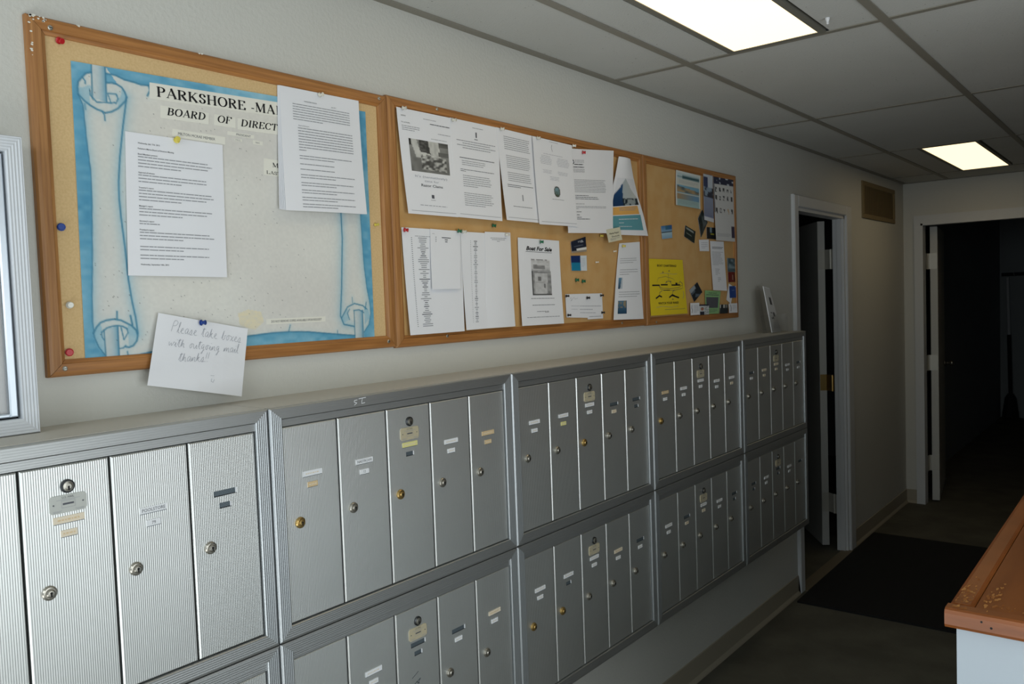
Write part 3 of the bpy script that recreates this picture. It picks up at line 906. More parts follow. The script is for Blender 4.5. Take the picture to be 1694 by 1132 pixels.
def mailbox_unit(k, row, label, spec, locks, plate):
    x, z = UX0 + k * UW, UZT - (row + 1) * UH
    t = thing('mailbox_unit', label, 'mailboxes', (x, UY, z), 'aluminium mailbox banks')
    for nm, key in (('cabinet_body', 'body'), ('frame_rail', 'top'), ('frame_rail', 'bottom'), ('frame_stile', 'left'), ('frame_stile', 'right'), ('header_strip', 'header')):
        link(nm, SHARED[key], t)
    if row == 0:
        link('top_sheet', SHARED['ledge'], t)
    for i in range(5):
        d = link('mailbox_door', SHARED['door'], t)
        d.location = (SW + i * DWD, 0, 0)
        lk = link('lock', SHARED['lock_' + locks[i]], d)
        lk.location = (0.033, 0, 0.2285)
        nz, qz = (0.3235, 0.3005) if i != 2 else (0.338, 0.316)
        a, c = spec[i][0], spec[i][1]
        words = spec[i][2] if len(spec[i]) > 2 else None
        if a != 'n':
            o = link('name_tag', tag_mesh(a, 0.0235, 0.0054, words[0] if words else None), d)
            o.location = (DWD / 2, 0, nz)
        if c != 'n':
            o = link('number_tag', tag_mesh(c, 0.0125, 0.0052, words[1] if words else None), d)
            o.location = (DWD / 2 - 0.001, 0, qz)
        if i == 2:
            o = link('master_lock', SHARED['master'], d)
            o.location = (DWD / 2, 0, 0.3905)
            o = link('mail_plate', SHARED['plate_' + plate], d)
            o.location = (DWD / 2, 0, 0.3630)
    return t


W_, C_, T_, D_ = ('w', 'w'), ('c', 'c'), ('t', 't'), ('d', 'd')
mailbox_unit(-1, 0, 'upper mailbox bank under the white display case, brightest lit', [W_, D_, C_, ('w', 'w', ('POOLSTORE', '79')), D_], 'nnnnn', 's')
U10 = mailbox_unit(0, 0, 'upper mailbox bank with brass locks under the scroll poster board', [('w', 't'), ('w', 'w', ('NASTROWI', '12')), ('y', 'd'), ('w', 'w'), T_], 'bnbnn', 'g')
mailbox_unit(1, 0, 'upper mailbox bank directly below the Boat For Sale flyer', [('w', 'w'), ('w', 'y'), W_, ('d', 'c'), D_], 'nnbnn', 'g')
mailbox_unit(2, 0, 'upper mailbox bank below the yellow boat poster', [('t', 'w'), W_, W_, W_, ('w', 'c')], 'bnnnn', 'g')
mailbox_unit(3, 0, 'upper mailbox bank next to the doorway, brochure holder on top', [('d', 'w'), ('c', 'c'), C_, W_, ('d', 'w')], 'nnnnn', 'g')
mailbox_unit(-1, 1, 'lower mailbox bank in the bottom left corner of the picture', [W_, W_, C_, W_, D_], 'nnnnn', 's')
U11 = mailbox_unit(0, 1, 'lower mailbox bank second from the left, a scratched middle door', [W_, W_, D_, ('d', 'w'), ('c', 'w')], 'nnnnn', 'g')
mailbox_unit(1, 1, 'lower mailbox bank third from the left, between the scratched bank and the fourth one', [W_, ('w', 'd'), W_, ('c', 'w'), ('d', 'w')], 'bbnnn', 'g')
mailbox_unit(2, 1, 'lower mailbox bank fourth from the left, second from the doorway', [W_, ('d', 'c'), ('w', 'c'), W_, D_], 'nnnnn', 'g')
mailbox_unit(3, 1, 'lower mailbox bank next to the doorway, darkest and farthest right', [D_, W_, D_, W_, ('d', 'n')], 'nnnnn', 'g')


def marks(unit, name, lines, w, y, m):
    """thin scribbles on a unit's front; lines in local (x, z)"""
    b = MB()
    for pl in lines:
        for a, c in zip(pl[:-1], pl[1:]):
            d = Vector((c[0] - a[0], c[1] - a[1])).normalized()
            n = Vector((-d.y, d.x)) * w / 2
            b.poly([(a[0] - n.x, y, a[1] - n.y), (c[0] - n.x, y, c[1] - n.y), (c[0] + n.x, y, c[1] + n.y), (a[0] + n.x, y, a[1] + n.y)])
    link(name, b.mesh(name, [M[m]]), unit)


marks(U10, 'chalk_mark', [[(0.222, 0.458), (0.214, 0.458), (0.213, 0.454), (0.221, 0.452), (0.213, 0.448)], [(0.226, 0.460), (0.246, 0.461)], [(0.236, 0.460), (0.233, 0.449), (0.243, 0.450)]], 0.0014, -0.0004, 'tag_w')
SX = SW + 2 * DWD
marks(U11, 'scratch', [[(SX + 0.045, 0.262), (SX + 0.066, 0.272)], [(SX + 0.052, 0.246), (SX + 0.072, 0.254), (SX + 0.060, 0.240)], [(SX + 0.058, 0.250), (SX + 0.068, 0.243)]], 0.0016, 0.0041, 'slot')
b = MB()
b.lathe([(0, 0.006), (0.004, 0.006), (0.012, 0.003), (0.016, 0.004), (0.018, 0.002)], (2.40, -0.79, HC + 0.003), (0, 0, -1), 8)
b.build('ceiling_hook', M['tag_w'], ceil)

# ---------------------------------------------------------------- bulletin boards
FW, FT, CORKY = 0.030, 0.016, 0.008


def board(x0, x1, z0, z1, label, cork, name='bulletin_board'):
    t = thing(name, label, 'bulletin board', ((x0 + x1) / 2, 0, z0), 'oak framed cork boards')
    b = MB()
    b.box((x0 + 0.01, -CORKY, z0 + 0.01), (x1 - 0.01, -0.0005, z1 - 0.01))
    b.build('cork_panel', cork, t)
    o = [(x0, z0), (x1, z0), (x1, z1), (x0, z1)]
    i = [(x0 + FW, z0 + FW), (x1 - FW, z0 + FW), (x1 - FW, z1 - FW), (x0 + FW, z1 - FW)]
    lev = [(0.0, 0.0), (0.0, 0.010), (0.10, 0.0145), (0.30, FT), (0.75, FT), (0.80, 0.0135), (1.0, 0.0115), (1.0, CORKY - 0.001)]
    for k in range(4):
        p0, p1, q0, q1 = o[k], o[(k + 1) % 4], i[k], i[(k + 1) % 4]
        e = 0.0004
        d = Vector((p1[0] - p0[0], p1[1] - p0[1])).normalized() * e
        vs_ = []
        for pp, qq, s in ((p0, q0, 1), (p1, q1, -1)):
            for tt, y in lev:
                vs_.append((pp[0] + (qq[0] - pp[0]) * tt + d.x * s, -y, pp[1] + (qq[1] - pp[1]) * tt + d.y * s))
        n = len(lev)
        b = MB()
        b.add(vs_, [(j, j + 1, n + j + 1, n + j) for j in range(n - 1)] + [tuple(range(n))[::-1], tuple(range(n, 2 * n))])
        b.build('frame_rail' if k % 2 == 0 else 'frame_stile', M['oak_h'] if k % 2 == 0 else M['oak_v'], t)
    return t


B1 = board(0.612, 1.441, 1.503, 2.130, 'cork bulletin board with the blue scroll poster', M['cork1'])
B2 = board(1.442, 2.717, 1.500, 2.134, 'long middle bulletin board covered with white printed sheets', M['cork2'])
B3 = board(2.718, 3.556, 1.498, 2.134, 'dim bulletin board with the yellow poster and business cards', M['cork2'])
for n, p in enumerate(SCREWS):
    bd = B1 if n < 4 else (B2 if n < 7 else B3)
    b = MB()
    b.lathe([(0, 0.0045), (0.001, 0.0045), (0.0022, 0.003)], (p[0], -0.0158, p[2]), (0, -1, 0), 10)
    b.box((p[0] - 0.003, -0.0186, p[2] - 0.0005), (p[0] + 0.003, -0.0179, p[2] + 0.0005), 1)
    b.build('screw', [M['steel'], M['keyhole']], bd)
# chipped white paint on the first board's corner
rr = random.Random(4)
b = MB()
for (cx, cz, n, sx, sz) in ((0.630, 2.124, 16, 0.013, 0.004), (0.617, 2.08, 7, 0.002, 0.035), (0.700, 2.127, 2, 0.004, 0.001), (0.93, 2.128, 2, 0.012, 0.001)):
    for _ in range(n):
        x, z = cx + rr.uniform(-sx, sx), min(2.1285, cz + rr.uniform(-sz, sz))
        if x < 0.614:
            x = 0.614
        k = rr.randint(5, 7)
        r = rr.uniform(0.001, 0.0032)
        b.poly([(x + r * rr.uniform(0.6, 1.2) * math.cos(2 * math.pi * j / k), -0.0163, z + 0.7 * r * rr.uniform(0.6, 1.2) * math.sin(2 * math.pi * j / k)) for j in range(k)])
b.build('paint_flakes', M['chip'], B1)

# ---------------------------------------------------------------- paper goods
class Sheet:
    """a sheet hung on the wall: bilinear outline, top held close, bottom hanging off"""

    def __init__(self, q, bow=0.0, power=1.7, ripple=0.0):
        self.q = [Vector(p) for p in q]
        self.bow, self.power, self.ripple = bow, power, ripple
        self.w = ((self.q[1] - self.q[0]).length + (self.q[2] - self.q[3]).length) / 2
        self.h = ((self.q[3] - self.q[0]).length + (self.q[2] - self.q[1]).length) / 2

    def __call__(self, s, t, off=0.0):
        a, b_, c, d = self.q
        p = (a * (1 - s) + b_ * s) * (1 - t) + (d * (1 - s) + c * s) * t
        y0 = a.y * (1 - s) + b_.y * s
        y1 = d.y * (1 - s) + c.y * s
        y = y0 + (y1 - y0) * (max(0.0, t) ** self.power)
        y -= self.bow * math.sin(math.pi * min(1, max(0, s))) * math.sin(math.pi * 0.5 * min(1, max(0, t)))
        y -= self.ripple * (0.5 + 0.5 * math.sin(7 * s + 4 * t))
        return Vector((p.x, y - off, p.z))


def sheet_mesh(S, nx=8, ny=12, th=0.0004, off=0.0):
    b = MB()
    vs_ = [S(i / nx, j / ny, off + th) for j in range(ny + 1) for i in range(nx + 1)]
    n = len(vs_)
    vs_ += [S(i / nx, j / ny, off) for j in range(ny + 1) for i in range(nx + 1)]
    w = nx + 1
    fs = []
    for j in range(ny):
        for i in range(nx):
            a = j * w + i
            fs.append((a, a + w, a + w + 1, a + 1))
            fs.append((n + a, n + a + 1, n + a + w + 1, n + a + w))
    edge = [i for i in range(nx + 1)] + [j * w + nx for j in range(1, ny + 1)] + [ny * w + i for i in range(nx - 1, -1, -1)] + [j * w for j in range(ny - 1, 0, -1)]
    for k in range(len(edge)):
        a, c = edge[k], edge[(k + 1) % len(edge)]
        fs.append((a, c, n + c, n + a))
    b.add(vs_, fs)
    return b


class Ink:
    """flat print on one sheet, collected per ink colour"""

    def __init__(self, S):
        self.S, self.b = S, MB()

    def quad(self, s0, t0, s1, t1, mi=0, skew=0.0):
        S = self.S
        n = max(1, int(abs(s1 - s0) * 6))
        for k in range(n):
            a, c = s0 + (s1 - s0) * k / n, s0 + (s1 - s0) * (k + 1) / n
            self.b.poly([S(a, t1, 0.0009), S(c, t1, 0.0009), S(c, t0, 0.0009), S(a, t0, 0.0009)], mi)

    def lines(self, s0, s1, t0, t1, n, seed, weight=0.45, mi=1, last=0.6, gap=0.012, centre=False, rag=0.0):
        """n rows of word-like marks"""
        weight, gap = weight * 0.72, gap * 0.55
        rr_ = random.Random(seed)
        pitch = (t1 - t0) / n
        for k in range(n):
            t = t0 + pitch * k
            e = s0 + (s1 - s0) * (last if k == n - 1 else 1.0 - rr_.random() * rag)
            a = s0
            if centre:
                half = (e - s0) / 2 * (1 - rr_.random() * 0.3)
                a, e = (s0 + s1) / 2 - half, (s0 + s1) / 2 + half
            while a < e - 0.004:
                l = min(rr_.uniform(0.02, 0.085), e - a)
                self.quad(a, t, a + l, t + pitch * weight, mi)
                a += l + gap

    def text(self, s, x, t, h, mi=0, width=None, shear=0.0, bold=0.0, centre=False):
        """x, t: start of the baseline (fractions); h: cap height as a fraction of the sheet height"""
        S = self.S
        vs_, fs = text_mesh(s, h * S.h, shear, bold)
        wid = max(p[0] for p in vs_)
        k = 1.0 if width is None else width * S.w / wid
        x0 = x - (wid * k / S.w / 2 if centre else 0)
        self.b.add([S(x0 + p[0] * k / S.w, t - p[1] / S.h, 0.0010) for p in vs_], fs, mi)

    def stroke(self, pts, w, mi=0, off=0.001):
        """pts in (s, t); w width in metres"""
        S = self.S
        P = [S(s, t, off) for s, t in pts]
        for a, c in zip(P[:-1], P[1:]):
            d = c - a
            if d.length < 1e-7:
                continue
            d.normalize()
            nrm = Vector((-d.z, 0, d.x)) * (w / 2)
            e = d * (w * 0.3)
            self.b.poly([a - e - nrm, c + e - nrm, c + e + nrm, a - e + nrm], mi)

    def build(self, parent, name='printed_text', mats=None):
        if self.b.f:
            o = self.b.build(name, mats or [M['ink'], M['greyink'], M['midink'], M['pencil']], parent)
            o['kind'] = 'stuff'
            return o


def picture(S, parent, s0, s1, t0, t1, nx, ny, fn, name='printed_picture', off=0.0007):
    """fn(u, v) -> sRGB 0-255, painted on a grid of real faces"""
    vs_ = [S(s0 + (s1 - s0) * i / nx, t0 + (t1 - t0) * j / ny, off) for j in range(ny + 1) for i in range(nx + 1)]
    w = nx + 1
    fs = [(j * w + i, (j + 1) * w + i, (j + 1) * w + i + 1, j * w + i + 1) for j in range(ny) for i in range(nx)]
    org = ORG.get(parent.name, (0, 0, 0))
    me = bpy.data.meshes.new(name)
    me.from_pydata([(v.x - org[0], v.y - org[1], v.z - org[2]) for v in vs_], [], fs)
    me.materials.append(M['print'])
    ca = me.color_attributes.new('print', 'FLOAT_COLOR', 'POINT')
    data = np.ones((len(vs_), 4), dtype=np.float32)
    c = np.array([fn(i / nx, j / ny) for j in range(ny + 1) for i in range(nx + 1)], dtype=np.float32) / 255.0
    data[:, :3] = np.where(c <= 0.04045, c / 12.92, ((np.clip(c, 0, 1) + 0.055) / 1.055) ** 2.4)
    ca.data.foreach_set('color', data.ravel())
    o = link(name, me, parent)
    ORG[o.name] = org
    return o


def vnoise(x, y, seed=0):
    def h(i, j):
        n = (i * 374761393 + j * 668265263 + seed * 974634777) & 0xffffffff
        n = ((n ^ (n >> 13)) * 1274126177) & 0xffffffff
        return ((n ^ (n >> 16)) & 0xffff) / 65535.0
    i, j = math.floor(x), math.floor(y)
    u, v = x - i, y - j
    u, v = u * u * (3 - 2 * u), v * v * (3 - 2 * v)
    return (h(i, j) * (1 - u) + h(i + 1, j) * u) * (1 - v) + (h(i, j + 1) * (1 - u) + h(i + 1, j + 1) * u) * v


def mixc(a, b_, t):
    t = min(1, max(0, t))
    return tuple(a[k] + (b_[k] - a[k]) * t for k in range(3))


def paper(key, name, label, cat='paper', m='paper', group='notices on the boards', bow=0.0, ripple=0.0, power=1.7, nx=8, ny=12):
    q = QUADS[key]
    S = Sheet(q, bow, power, ripple)
    t = thing(name, label, cat, tuple((Vector(q[2]) + Vector(q[3])) / 2), group)
    sheet_mesh(S, nx, ny).build('sheet', M[m], t, smooth=False)
    return t, S


# --- the scroll poster -------------------------------------------------------
def scroll_poster():
    t, S = paper('scroll', 'scroll_poster', 'blue watercolour scroll poster with board of directors title strips', 'poster', 'poster', None, nx=2, ny=2)
    NX, NY = 400, 310
    u = np.linspace(0, 1, NX + 1)[None, :].repeat(NY + 1, 0)
    v = np.linspace(0, 1, NY + 1)[:, None].repeat(NX + 1, 1)
    asp = S.h / S.w
    rng = np.random.RandomState(3)

    def smooth(sx, sy):
        g_ = rng.rand(sy + 2, sx + 2)
        x, y = u * sx, v * sy
        i, j = np.floor(x).astype(int), np.floor(y).astype(int)
        fx, fy = x - i, y - j
        fx, fy = fx * fx * (3 - 2 * fx), fy * fy * (3 - 2 * fy)
        return (g_[j, i] * (1 - fx) + g_[j, i + 1] * fx) * (1 - fy) + (g_[j + 1, i] * (1 - fx) + g_[j + 1, i + 1] * fx) * fy
    wash = 0.6 * smooth(7, 6) + 0.4 * smooth(40, 60)
    fine = smooth(150, 120)

    def inside(poly):
        r = np.zeros(u.shape, bool)
        n = len(poly)
        for k in range(n):
            x0, y0 = poly[k]
            x1, y1 = poly[(k + 1) % n]
            if y0 == y1:
                continue
            c = ((y0 > v) != (y1 > v)) & (u < (x1 - x0) * (v - y0) / (y1 - y0) + x0)
            r ^= c
        return r

    def dist(line):
        d = np.full(u.shape, 9.0)
        for (x0, y0), (x1, y1) in zip(line[:-1], line[1:]):
            ax, ay, bx, by = x0, y0 * asp, x1, y1 * asp
            dx, dy = bx - ax, by - ay
            L = dx * dx + dy * dy + 1e-12
            k = np.clip(((u - ax) * dx + (v * asp - ay) * dy) / L, 0, 1)
            d = np.minimum(d, np.hypot(u - ax - k * dx, v * asp - ay - k * dy))
        return d
    A = ART
    blue = np.array([112, 174, 200.0])
    deep = np.array([62, 136, 172.0])
    pale = np.array([166, 204, 216.0])
    cream = np.array([222, 221, 213.0])
    line = np.array([44, 110, 140.0])
    img = blue + (pale - blue) * (wash[..., None] - 0.35) * 1.2
    img = img + (deep - img) * np.clip(0.75 - wash[..., None] * 1.3, 0, 0.6)
    sheet_poly = ([A['rod1'][1]] + A['topedge'] + [(0.97, A['topedge'][-1][1] + 0.005)] + A['bodyR3'] + A['bottom'][::-1] + A['bl2'][::-1] + A['rod2'][2:4] + [A['bodyL1'][-1]] + A['bodyR1'][::-1])
    bodyL = A['bodyL1'] + A['rod2'][3:4] + A['rod2'][2:3] + A['arc2'][::-1][:6] + A['bodyR1'][::-1]
    top1 = A['curl1'] + A['lip1'] + [A['rod1'][1], A['topedge'][0]]
    rest = A['bodyL3'][:] + [A['rod3'][0], A['rod3'][3], A['rod3'][2]] + A['bodyR3'][::-1]
    paper_mask = inside(sheet_poly) | inside(bodyL) | inside(top1) | inside(rest)
    tone = cream + (np.array([212, 209, 202.0]) - cream) * (smooth(5, 5)[..., None])
    tone = tone + (np.array([224, 218, 200.0]) - tone) * np.clip(smooth(3, 3)[..., None] - 0.6, 0, 1)
    img = np.where(paper_mask[..., None], tone, img)
    # pencil blue modelling of the two rolls
    for nm in ('bodyL1', 'bodyR1', 'bodyL3', 'bodyR3'):
        d = dist(A[nm])
        side = paper_mask
        k = np.exp(-d / 0.016) * 0.45 * side
        img = img + (blue - img) * k[..., None]
        k = np.exp(-d / 0.02) * 0.55 * (~paper_mask)
        img = img + (deep - img) * k[..., None]
    for nm in ('bottom', 'bl2', 'topedge', 'curl1'):
        k = np.exp(-dist(A[nm]) / 0.014) * 0.6 * (~paper_mask)
        img = img + (deep - img) * k[..., None]
    for nm in ('hole1', 'hole1b', 'hole2', 'hole2b', 'hole3', 'hole3b'):
        mk = inside(A[nm])
        k = 0.55 * mk * (0.5 + 0.5 * wash)
        img = img + (blue - img) * k[..., None]
    for nm in ('rod1', 'rod2', 'rod3'):
        p = A[nm]
        mk = inside(p)
        img = np.where(mk[..., None], np.array([206, 210, 206.0]), img)
        k = np.exp(-dist([p[1], p[2]]) / 0.012) * 0.75 * mk
        img = img + (deep - img) * k[..., None]
        for e in ([p[0], p[3]], [p[1], p[2]]):
            k = np.clip(1.3 - dist(e) / 0.0022, 0, 1) * 0.8
            img = img + (line - img) * k[..., None]
    for nm, wd in (('curl1', 2.2), ('lip1', 2.4), ('inlip1', 1.8), ('chip1', 1.5), ('chip1b', 1.5), ('crack1', 1.6), ('crack1b', 1.8), ('crack1c', 1.2), ('topedge', 2.2), ('tear', 2.4),
                   ('bodyL1', 1.5), ('bodyR1', 2.2), ('arc2', 2.4), ('inarc2', 2.0), ('inarc2b', 1.6), ('inarc2c', 1.4), ('low2', 1.8), ('bl2', 2.0), ('ck2', 2.2), ('ck2b', 2.4), ('ck2c', 1.8),
                   ('bottom', 2.0), ('bodyL3', 2.2), ('bodyR3', 1.5), ('arc3', 2.0), ('arc3b', 1.5), ('arc3c', 1.6), ('ck3', 1.2), ('ck3b', 1.8), ('ck3c', 1.4), ('ckb', 1.5)):
        k = np.clip(1.4 - dist(A[nm]) / (0.0011 * wd), 0, 1) * 0.85
        img = img + (line - img) * k[..., None]
        k = np.exp(-dist(A[nm]) / 0.006) * 0.22
        img = img + (blue - img) * k[..., None]
    mk = inside(A['stain'])
    k = mk * (0.45 + 0.4 * fine)
    img = img + (np.array([226, 214, 178.0]) - img) * k[..., None]
    # pin holes
    hx, hy = rng.rand(260), rng.rand(260)
    hx = np.where(hx < 0.5, hx, 0.2 + 0.55 * rng.rand(260))
    for x, y in zip(hx, hy):
        i, j = int(x * NX), int(y * NY)
        if paper_mask[j, i]:
            img[j, i] = img[j, i] * (0.45 + 0.35 * rng.rand())
    img = np.clip(img * (0.985 + 0.03 * fine[..., None]), 0, 255)
    pic = picture(S, t, 0, 1, 0, 1, NX, NY, lambda a, c: img[min(NY, int(round(c * NY))), min(NX, int(round(a * NX)))], 'scroll_painting')
    # glued title strips
    for nm in ('stripA', 'stripB', 'stripC', 'stripD', 'stripE', 'stripF', 'stripG', 'stripH', 'stripI', 'stripJ'):
        b = MB()
        p = A[nm]
        b.add([S(a, c, 0.0012) for a, c in p] + [S(a, c, 0.0008) for a, c in p], [(3, 2, 1, 0)] + [(i, (i + 1) % 4, 4 + (i + 1) % 4, 4 + i) for i in range(4)])
        b.build('title_strip', M['poster'], t)
    def serif_line(txt, p0, p1, h, slant=0.0):
        b = MB()
        w_tot = sum(GLYPH[c][0] for c in txt)
        p0, p1 = Vector(p0), Vector(p1)
        d = p1 - p0
        k = d.length / w_tot
        d.normalize()
        x = 0.0
        for c in txt:
            wd, strokes, serifs = GLYPH[c]
            for st in strokes:
                pts, wt = st if isinstance(st, tuple) else (st, None)
                P = [((x + px) * k + slant * py * h, py * h) for px, py in pts]
                for (ax, ay), (bx, by) in zip(P[:-1], P[1:]):
                    L = math.hypot(bx - ax, by - ay)
                    if L < 1e-8:
                        continue
                    vert = abs(by - ay) / L
                    tw = h * ((0.065 + 0.165 * vert ** 1.5) if wt is None else wt)
                    nx_, ny_ = -(by - ay) / L * tw / 2, (bx - ax) / L * tw / 2
                    ex, ey = (bx - ax) / L * tw * 0.12, (by - ay) / L * tw * 0.12
                    q = [(ax - ex - nx_, ay - ey - ny_), (bx + ex - nx_, by + ey - ny_), (bx + ex + nx_, by + ey + ny_), (ax - ex + nx_, ay - ey + ny_)]
                    b.poly([p0 + d * X + Vector((0, -0.0004, Y)) for X, Y in q])
            for sx, sy, hw in serifs:
                y0 = sy * h + (0 if sy < 0.5 else -0.05 * h)
                q = [((x + sx - hw) * k + slant * y0, y0), ((x + sx + hw) * k + slant * y0, y0), ((x + sx + hw) * k + slant * y0, y0 + 0.05 * h), ((x + sx - hw) * k + slant * y0, y0 + 0.05 * h)]
                b.poly([p0 + d * X + Vector((0, -0.0004, Y)) for X, Y in q])
            x += wd
        o = b.build('title_lettering', M['ink'], t)
        o['kind'] = 'stuff'
    serif_line('PARKSHORE', *TITLES['PARKSHORE'][:2], 0.0188)
    serif_line('-MA', *TITLES['-MA'][:2], 0.0188)
    serif_line('RINA', (1.1142, -0.0104, 2.0347), (1.19, -0.0104, 2.037), 0.0188)
    serif_line('BOARD', *TITLES['BOARD'][:2], 0.0142, 0.22)
    serif_line('OF', *TITLES['OF'][:2], 0.0142, 0.22)
    serif_line('DIRECTO', *TITLES['DIRECTO'][:2], 0.0142, 0.22)
    serif_line('RS', (1.134, -0.0104, 2.0001), (1.160, -0.0104, 2.0008), 0.0142, 0.22)
    ik = Ink(S)

    def strip_text(nm, txt, fh, mi, x=0.08, width=0.85):
        p = A[nm]
        vs_, fs = text_mesh(txt, 1.0)
        wd = max(q[0] for q in vs_)
        out = []
        for X, Y in vs_:
            a, c = x + X / wd * width, 0.5 + fh / 2 - Y * fh
            s_ = (p[0][0] * (1 - a) + p[1][0] * a) * (1 - c) + (p[3][0] * (1 - a) + p[2][0] * a) * c
            t_ = (p[0][1] * (1 - a) + p[1][1] * a) * (1 - c) + (p[3][1] * (1 - a) + p[2][1] * a) * c
            out.append(S(s_, t_, 0.0014))
        ik.b.add(out, fs, mi)
    strip_text('stripE', 'MILTON MCRAE MEMBER', 0.36, 2, 0.10, 0.70)
    strip_text('stripF', 'PRESIDENT', 0.60, 2, 0.32, 0.55)
    strip_text('stripJ', 'DO NOT REMOVE COPIES AVAILABLE UPON REQUEST', 0.45, 0)
    strip_text('stripG', 'PAUL', 0.8, 1, 0.1, 0.7)
    strip_text('stripH', 'SEC', 0.4, 2, 0.25, 0.45)
    ik.build(t)
    p = A['stripI']
    for txt, c, hh, a0, a1 in (('ME', 0.46, 0.0092, 0.40, 0.96), ('LAST', 0.92, 0.0068, 0.12, 0.84)):
        P = [S((p[0][0] * (1 - a) + p[1][0] * a) * (1 - c) + (p[3][0] * (1 - a) + p[2][0] * a) * c, (p[0][1] * (1 - a) + p[1][1] * a) * (1 - c) + (p[3][1] * (1 - a) + p[2][1] * a) * c, 0.0012) for a in (a0, a1)]
        serif_line(txt, P[0], P[1], hh)


def arc(cx, cy, rx, ry, a0, a1, n=14):
    return [(cx + rx * math.cos(math.radians(a0 + (a1 - a0) * i / n)), cy + ry * math.sin(math.radians(a0 + (a1 - a0) * i / n))) for i in range(n + 1)]


TK, TN = 0.235, 0.075
GLYPH = {
    'P': (0.74, [([(0.17, 0), (0.17, 1)], TK), [(0.17, 0.97), (0.34, 0.97)] + arc(0.34, 0.73, 0.26, 0.24, 90, -90) + [(0.17, 0.49)]], [(0.17, 0, 0.15), (0.13, 1, 0.11)]),
    'A': (0.86, [([(0.10, 0.02), (0.42, 1)], TN), ([(0.40, 1), (0.72, 0.02)], TK), [(0.22, 0.34), (0.60, 0.34)]], [(0.11, 0, 0.11), (0.72, 0, 0.14)]),
    'R': (0.84, [([(0.17, 0), (0.17, 1)], TK), [(0.17, 0.97), (0.36, 0.97)] + arc(0.36, 0.745, 0.25, 0.225, 90, -90) + [(0.17, 0.52)], ([(0.36, 0.52), (0.66, 0.02)], TK)], [(0.17, 0, 0.15), (0.13, 1, 0.11), (0.70, 0, 0.10)]),
    'K': (0.88, [([(0.17, 0), (0.17, 1)], TK), ([(0.20, 0.40), (0.66, 0.98)], TN), ([(0.34, 0.56), (0.70, 0.02)], TK)], [(0.17, 0, 0.15), (0.17, 1, 0.15), (0.66, 1, 0.13), (0.72, 0, 0.13)]),
    'S': (0.66, [[(0.50, 0.72), (0.50, 0.84)] + arc(0.31, 0.76, 0.19, 0.215, 30, 200) + [(0.17, 0.62), (0.45, 0.40)] + arc(0.30, 0.25, 0.20, 0.225, 40, -160) + [(0.10, 0.28)]], []),
    'H': (0.92, [([(0.17, 0), (0.17, 1)], TK), ([(0.69, 0), (0.69, 1)], TK), [(0.17, 0.51), (0.69, 0.51)]], [(0.17, 0, 0.15), (0.17, 1, 0.15), (0.69, 0, 0.15), (0.69, 1, 0.15)]),
    'O': (0.90, [arc(0.43, 0.5, 0.34, 0.49, 0, 360, 24)], []),
    'E': (0.78, [([(0.17, 0), (0.17, 1)], TK), [(0.06, 0.97), (0.62, 0.97), (0.62, 0.80)], [(0.17, 0.51), (0.46, 0.51)], ([(0.46, 0.40), (0.46, 0.62)], TN), [(0.06, 0.03), (0.64, 0.03), (0.66, 0.22)]], [(0.14, 0, 0.11), (0.14, 1, 0.11)]),
    '-': (0.40, [([(0.06, 0.30), (0.30, 0.30)], 0.10)], []),
    'M': (1.10, [([(0.16, 0), (0.16, 1)], TN), ([(0.18, 1), (0.50, 0.06)], TK), ([(0.50, 0.06), (0.83, 1)], TN), ([(0.86, 0), (0.86, 1)], TK)], [(0.15, 0, 0.11), (0.14, 1, 0.10), (0.86, 0, 0.15), (0.88, 1, 0.11)]),
    'I': (0.44, [([(0.20, 0), (0.20, 1)], TK)], [(0.20, 0, 0.15), (0.20, 1, 0.15)]),
    'N': (0.92, [([(0.15, 0), (0.15, 1)], TN), ([(0.15, 1), (0.72, 0.02)], TK), ([(0.74, 0), (0.74, 1)], TN)], [(0.15, 0, 0.12), (0.12, 1, 0.11), (0.74, 1, 0.12)]),
    'B': (0.80, [([(0.17, 0), (0.17, 1)], TK), [(0.17, 0.97), (0.36, 0.97)] + arc(0.36, 0.75, 0.22, 0.22, 90, -90) + [(0.17, 0.53)], [(0.30, 0.53), (0.38, 0.53)] + arc(0.38, 0.28, 0.26, 0.25, 90, -90) + [(0.17, 0.03)]], [(0.13, 0, 0.11), (0.13, 1, 0.11)]),
    'D': (0.90, [([(0.17, 0), (0.17, 1)], TK), [(0.17, 0.97), (0.36, 0.97)] + arc(0.36, 0.5, 0.38, 0.47, 90, -90, 18) + [(0.17, 0.03)]], [(0.13, 0, 0.11), (0.13, 1, 0.11)]),
    'F': (0.74, [([(0.17, 0), (0.17, 1)], TK), [(0.06, 0.97), (0.60, 0.97), (0.60, 0.78)], [(0.17, 0.51), (0.44, 0.51)], ([(0.44, 0.40), (0.44, 0.62)], TN)], [(0.17, 0, 0.15), (0.14, 1, 0.11)]),
    'C': (0.84, [[(0.70, 0.70), (0.68, 0.84)] + arc(0.44, 0.5, 0.35, 0.48, 48, 320, 22)], []),
    'T': (0.80, [([(0.38, 0), (0.38, 1)], TK), [(0.06, 0.80), (0.07, 0.97), (0.69, 0.97), (0.70, 0.80)]], [(0.38, 0, 0.15)]),
    'L': (0.74, [([(0.17, 0), (0.17, 1)], TK), [(0.06, 0.03), (0.60, 0.03), (0.63, 0.24)]], [(0.17, 1, 0.15), (0.13, 0, 0.1)]),
}
scroll_poster()

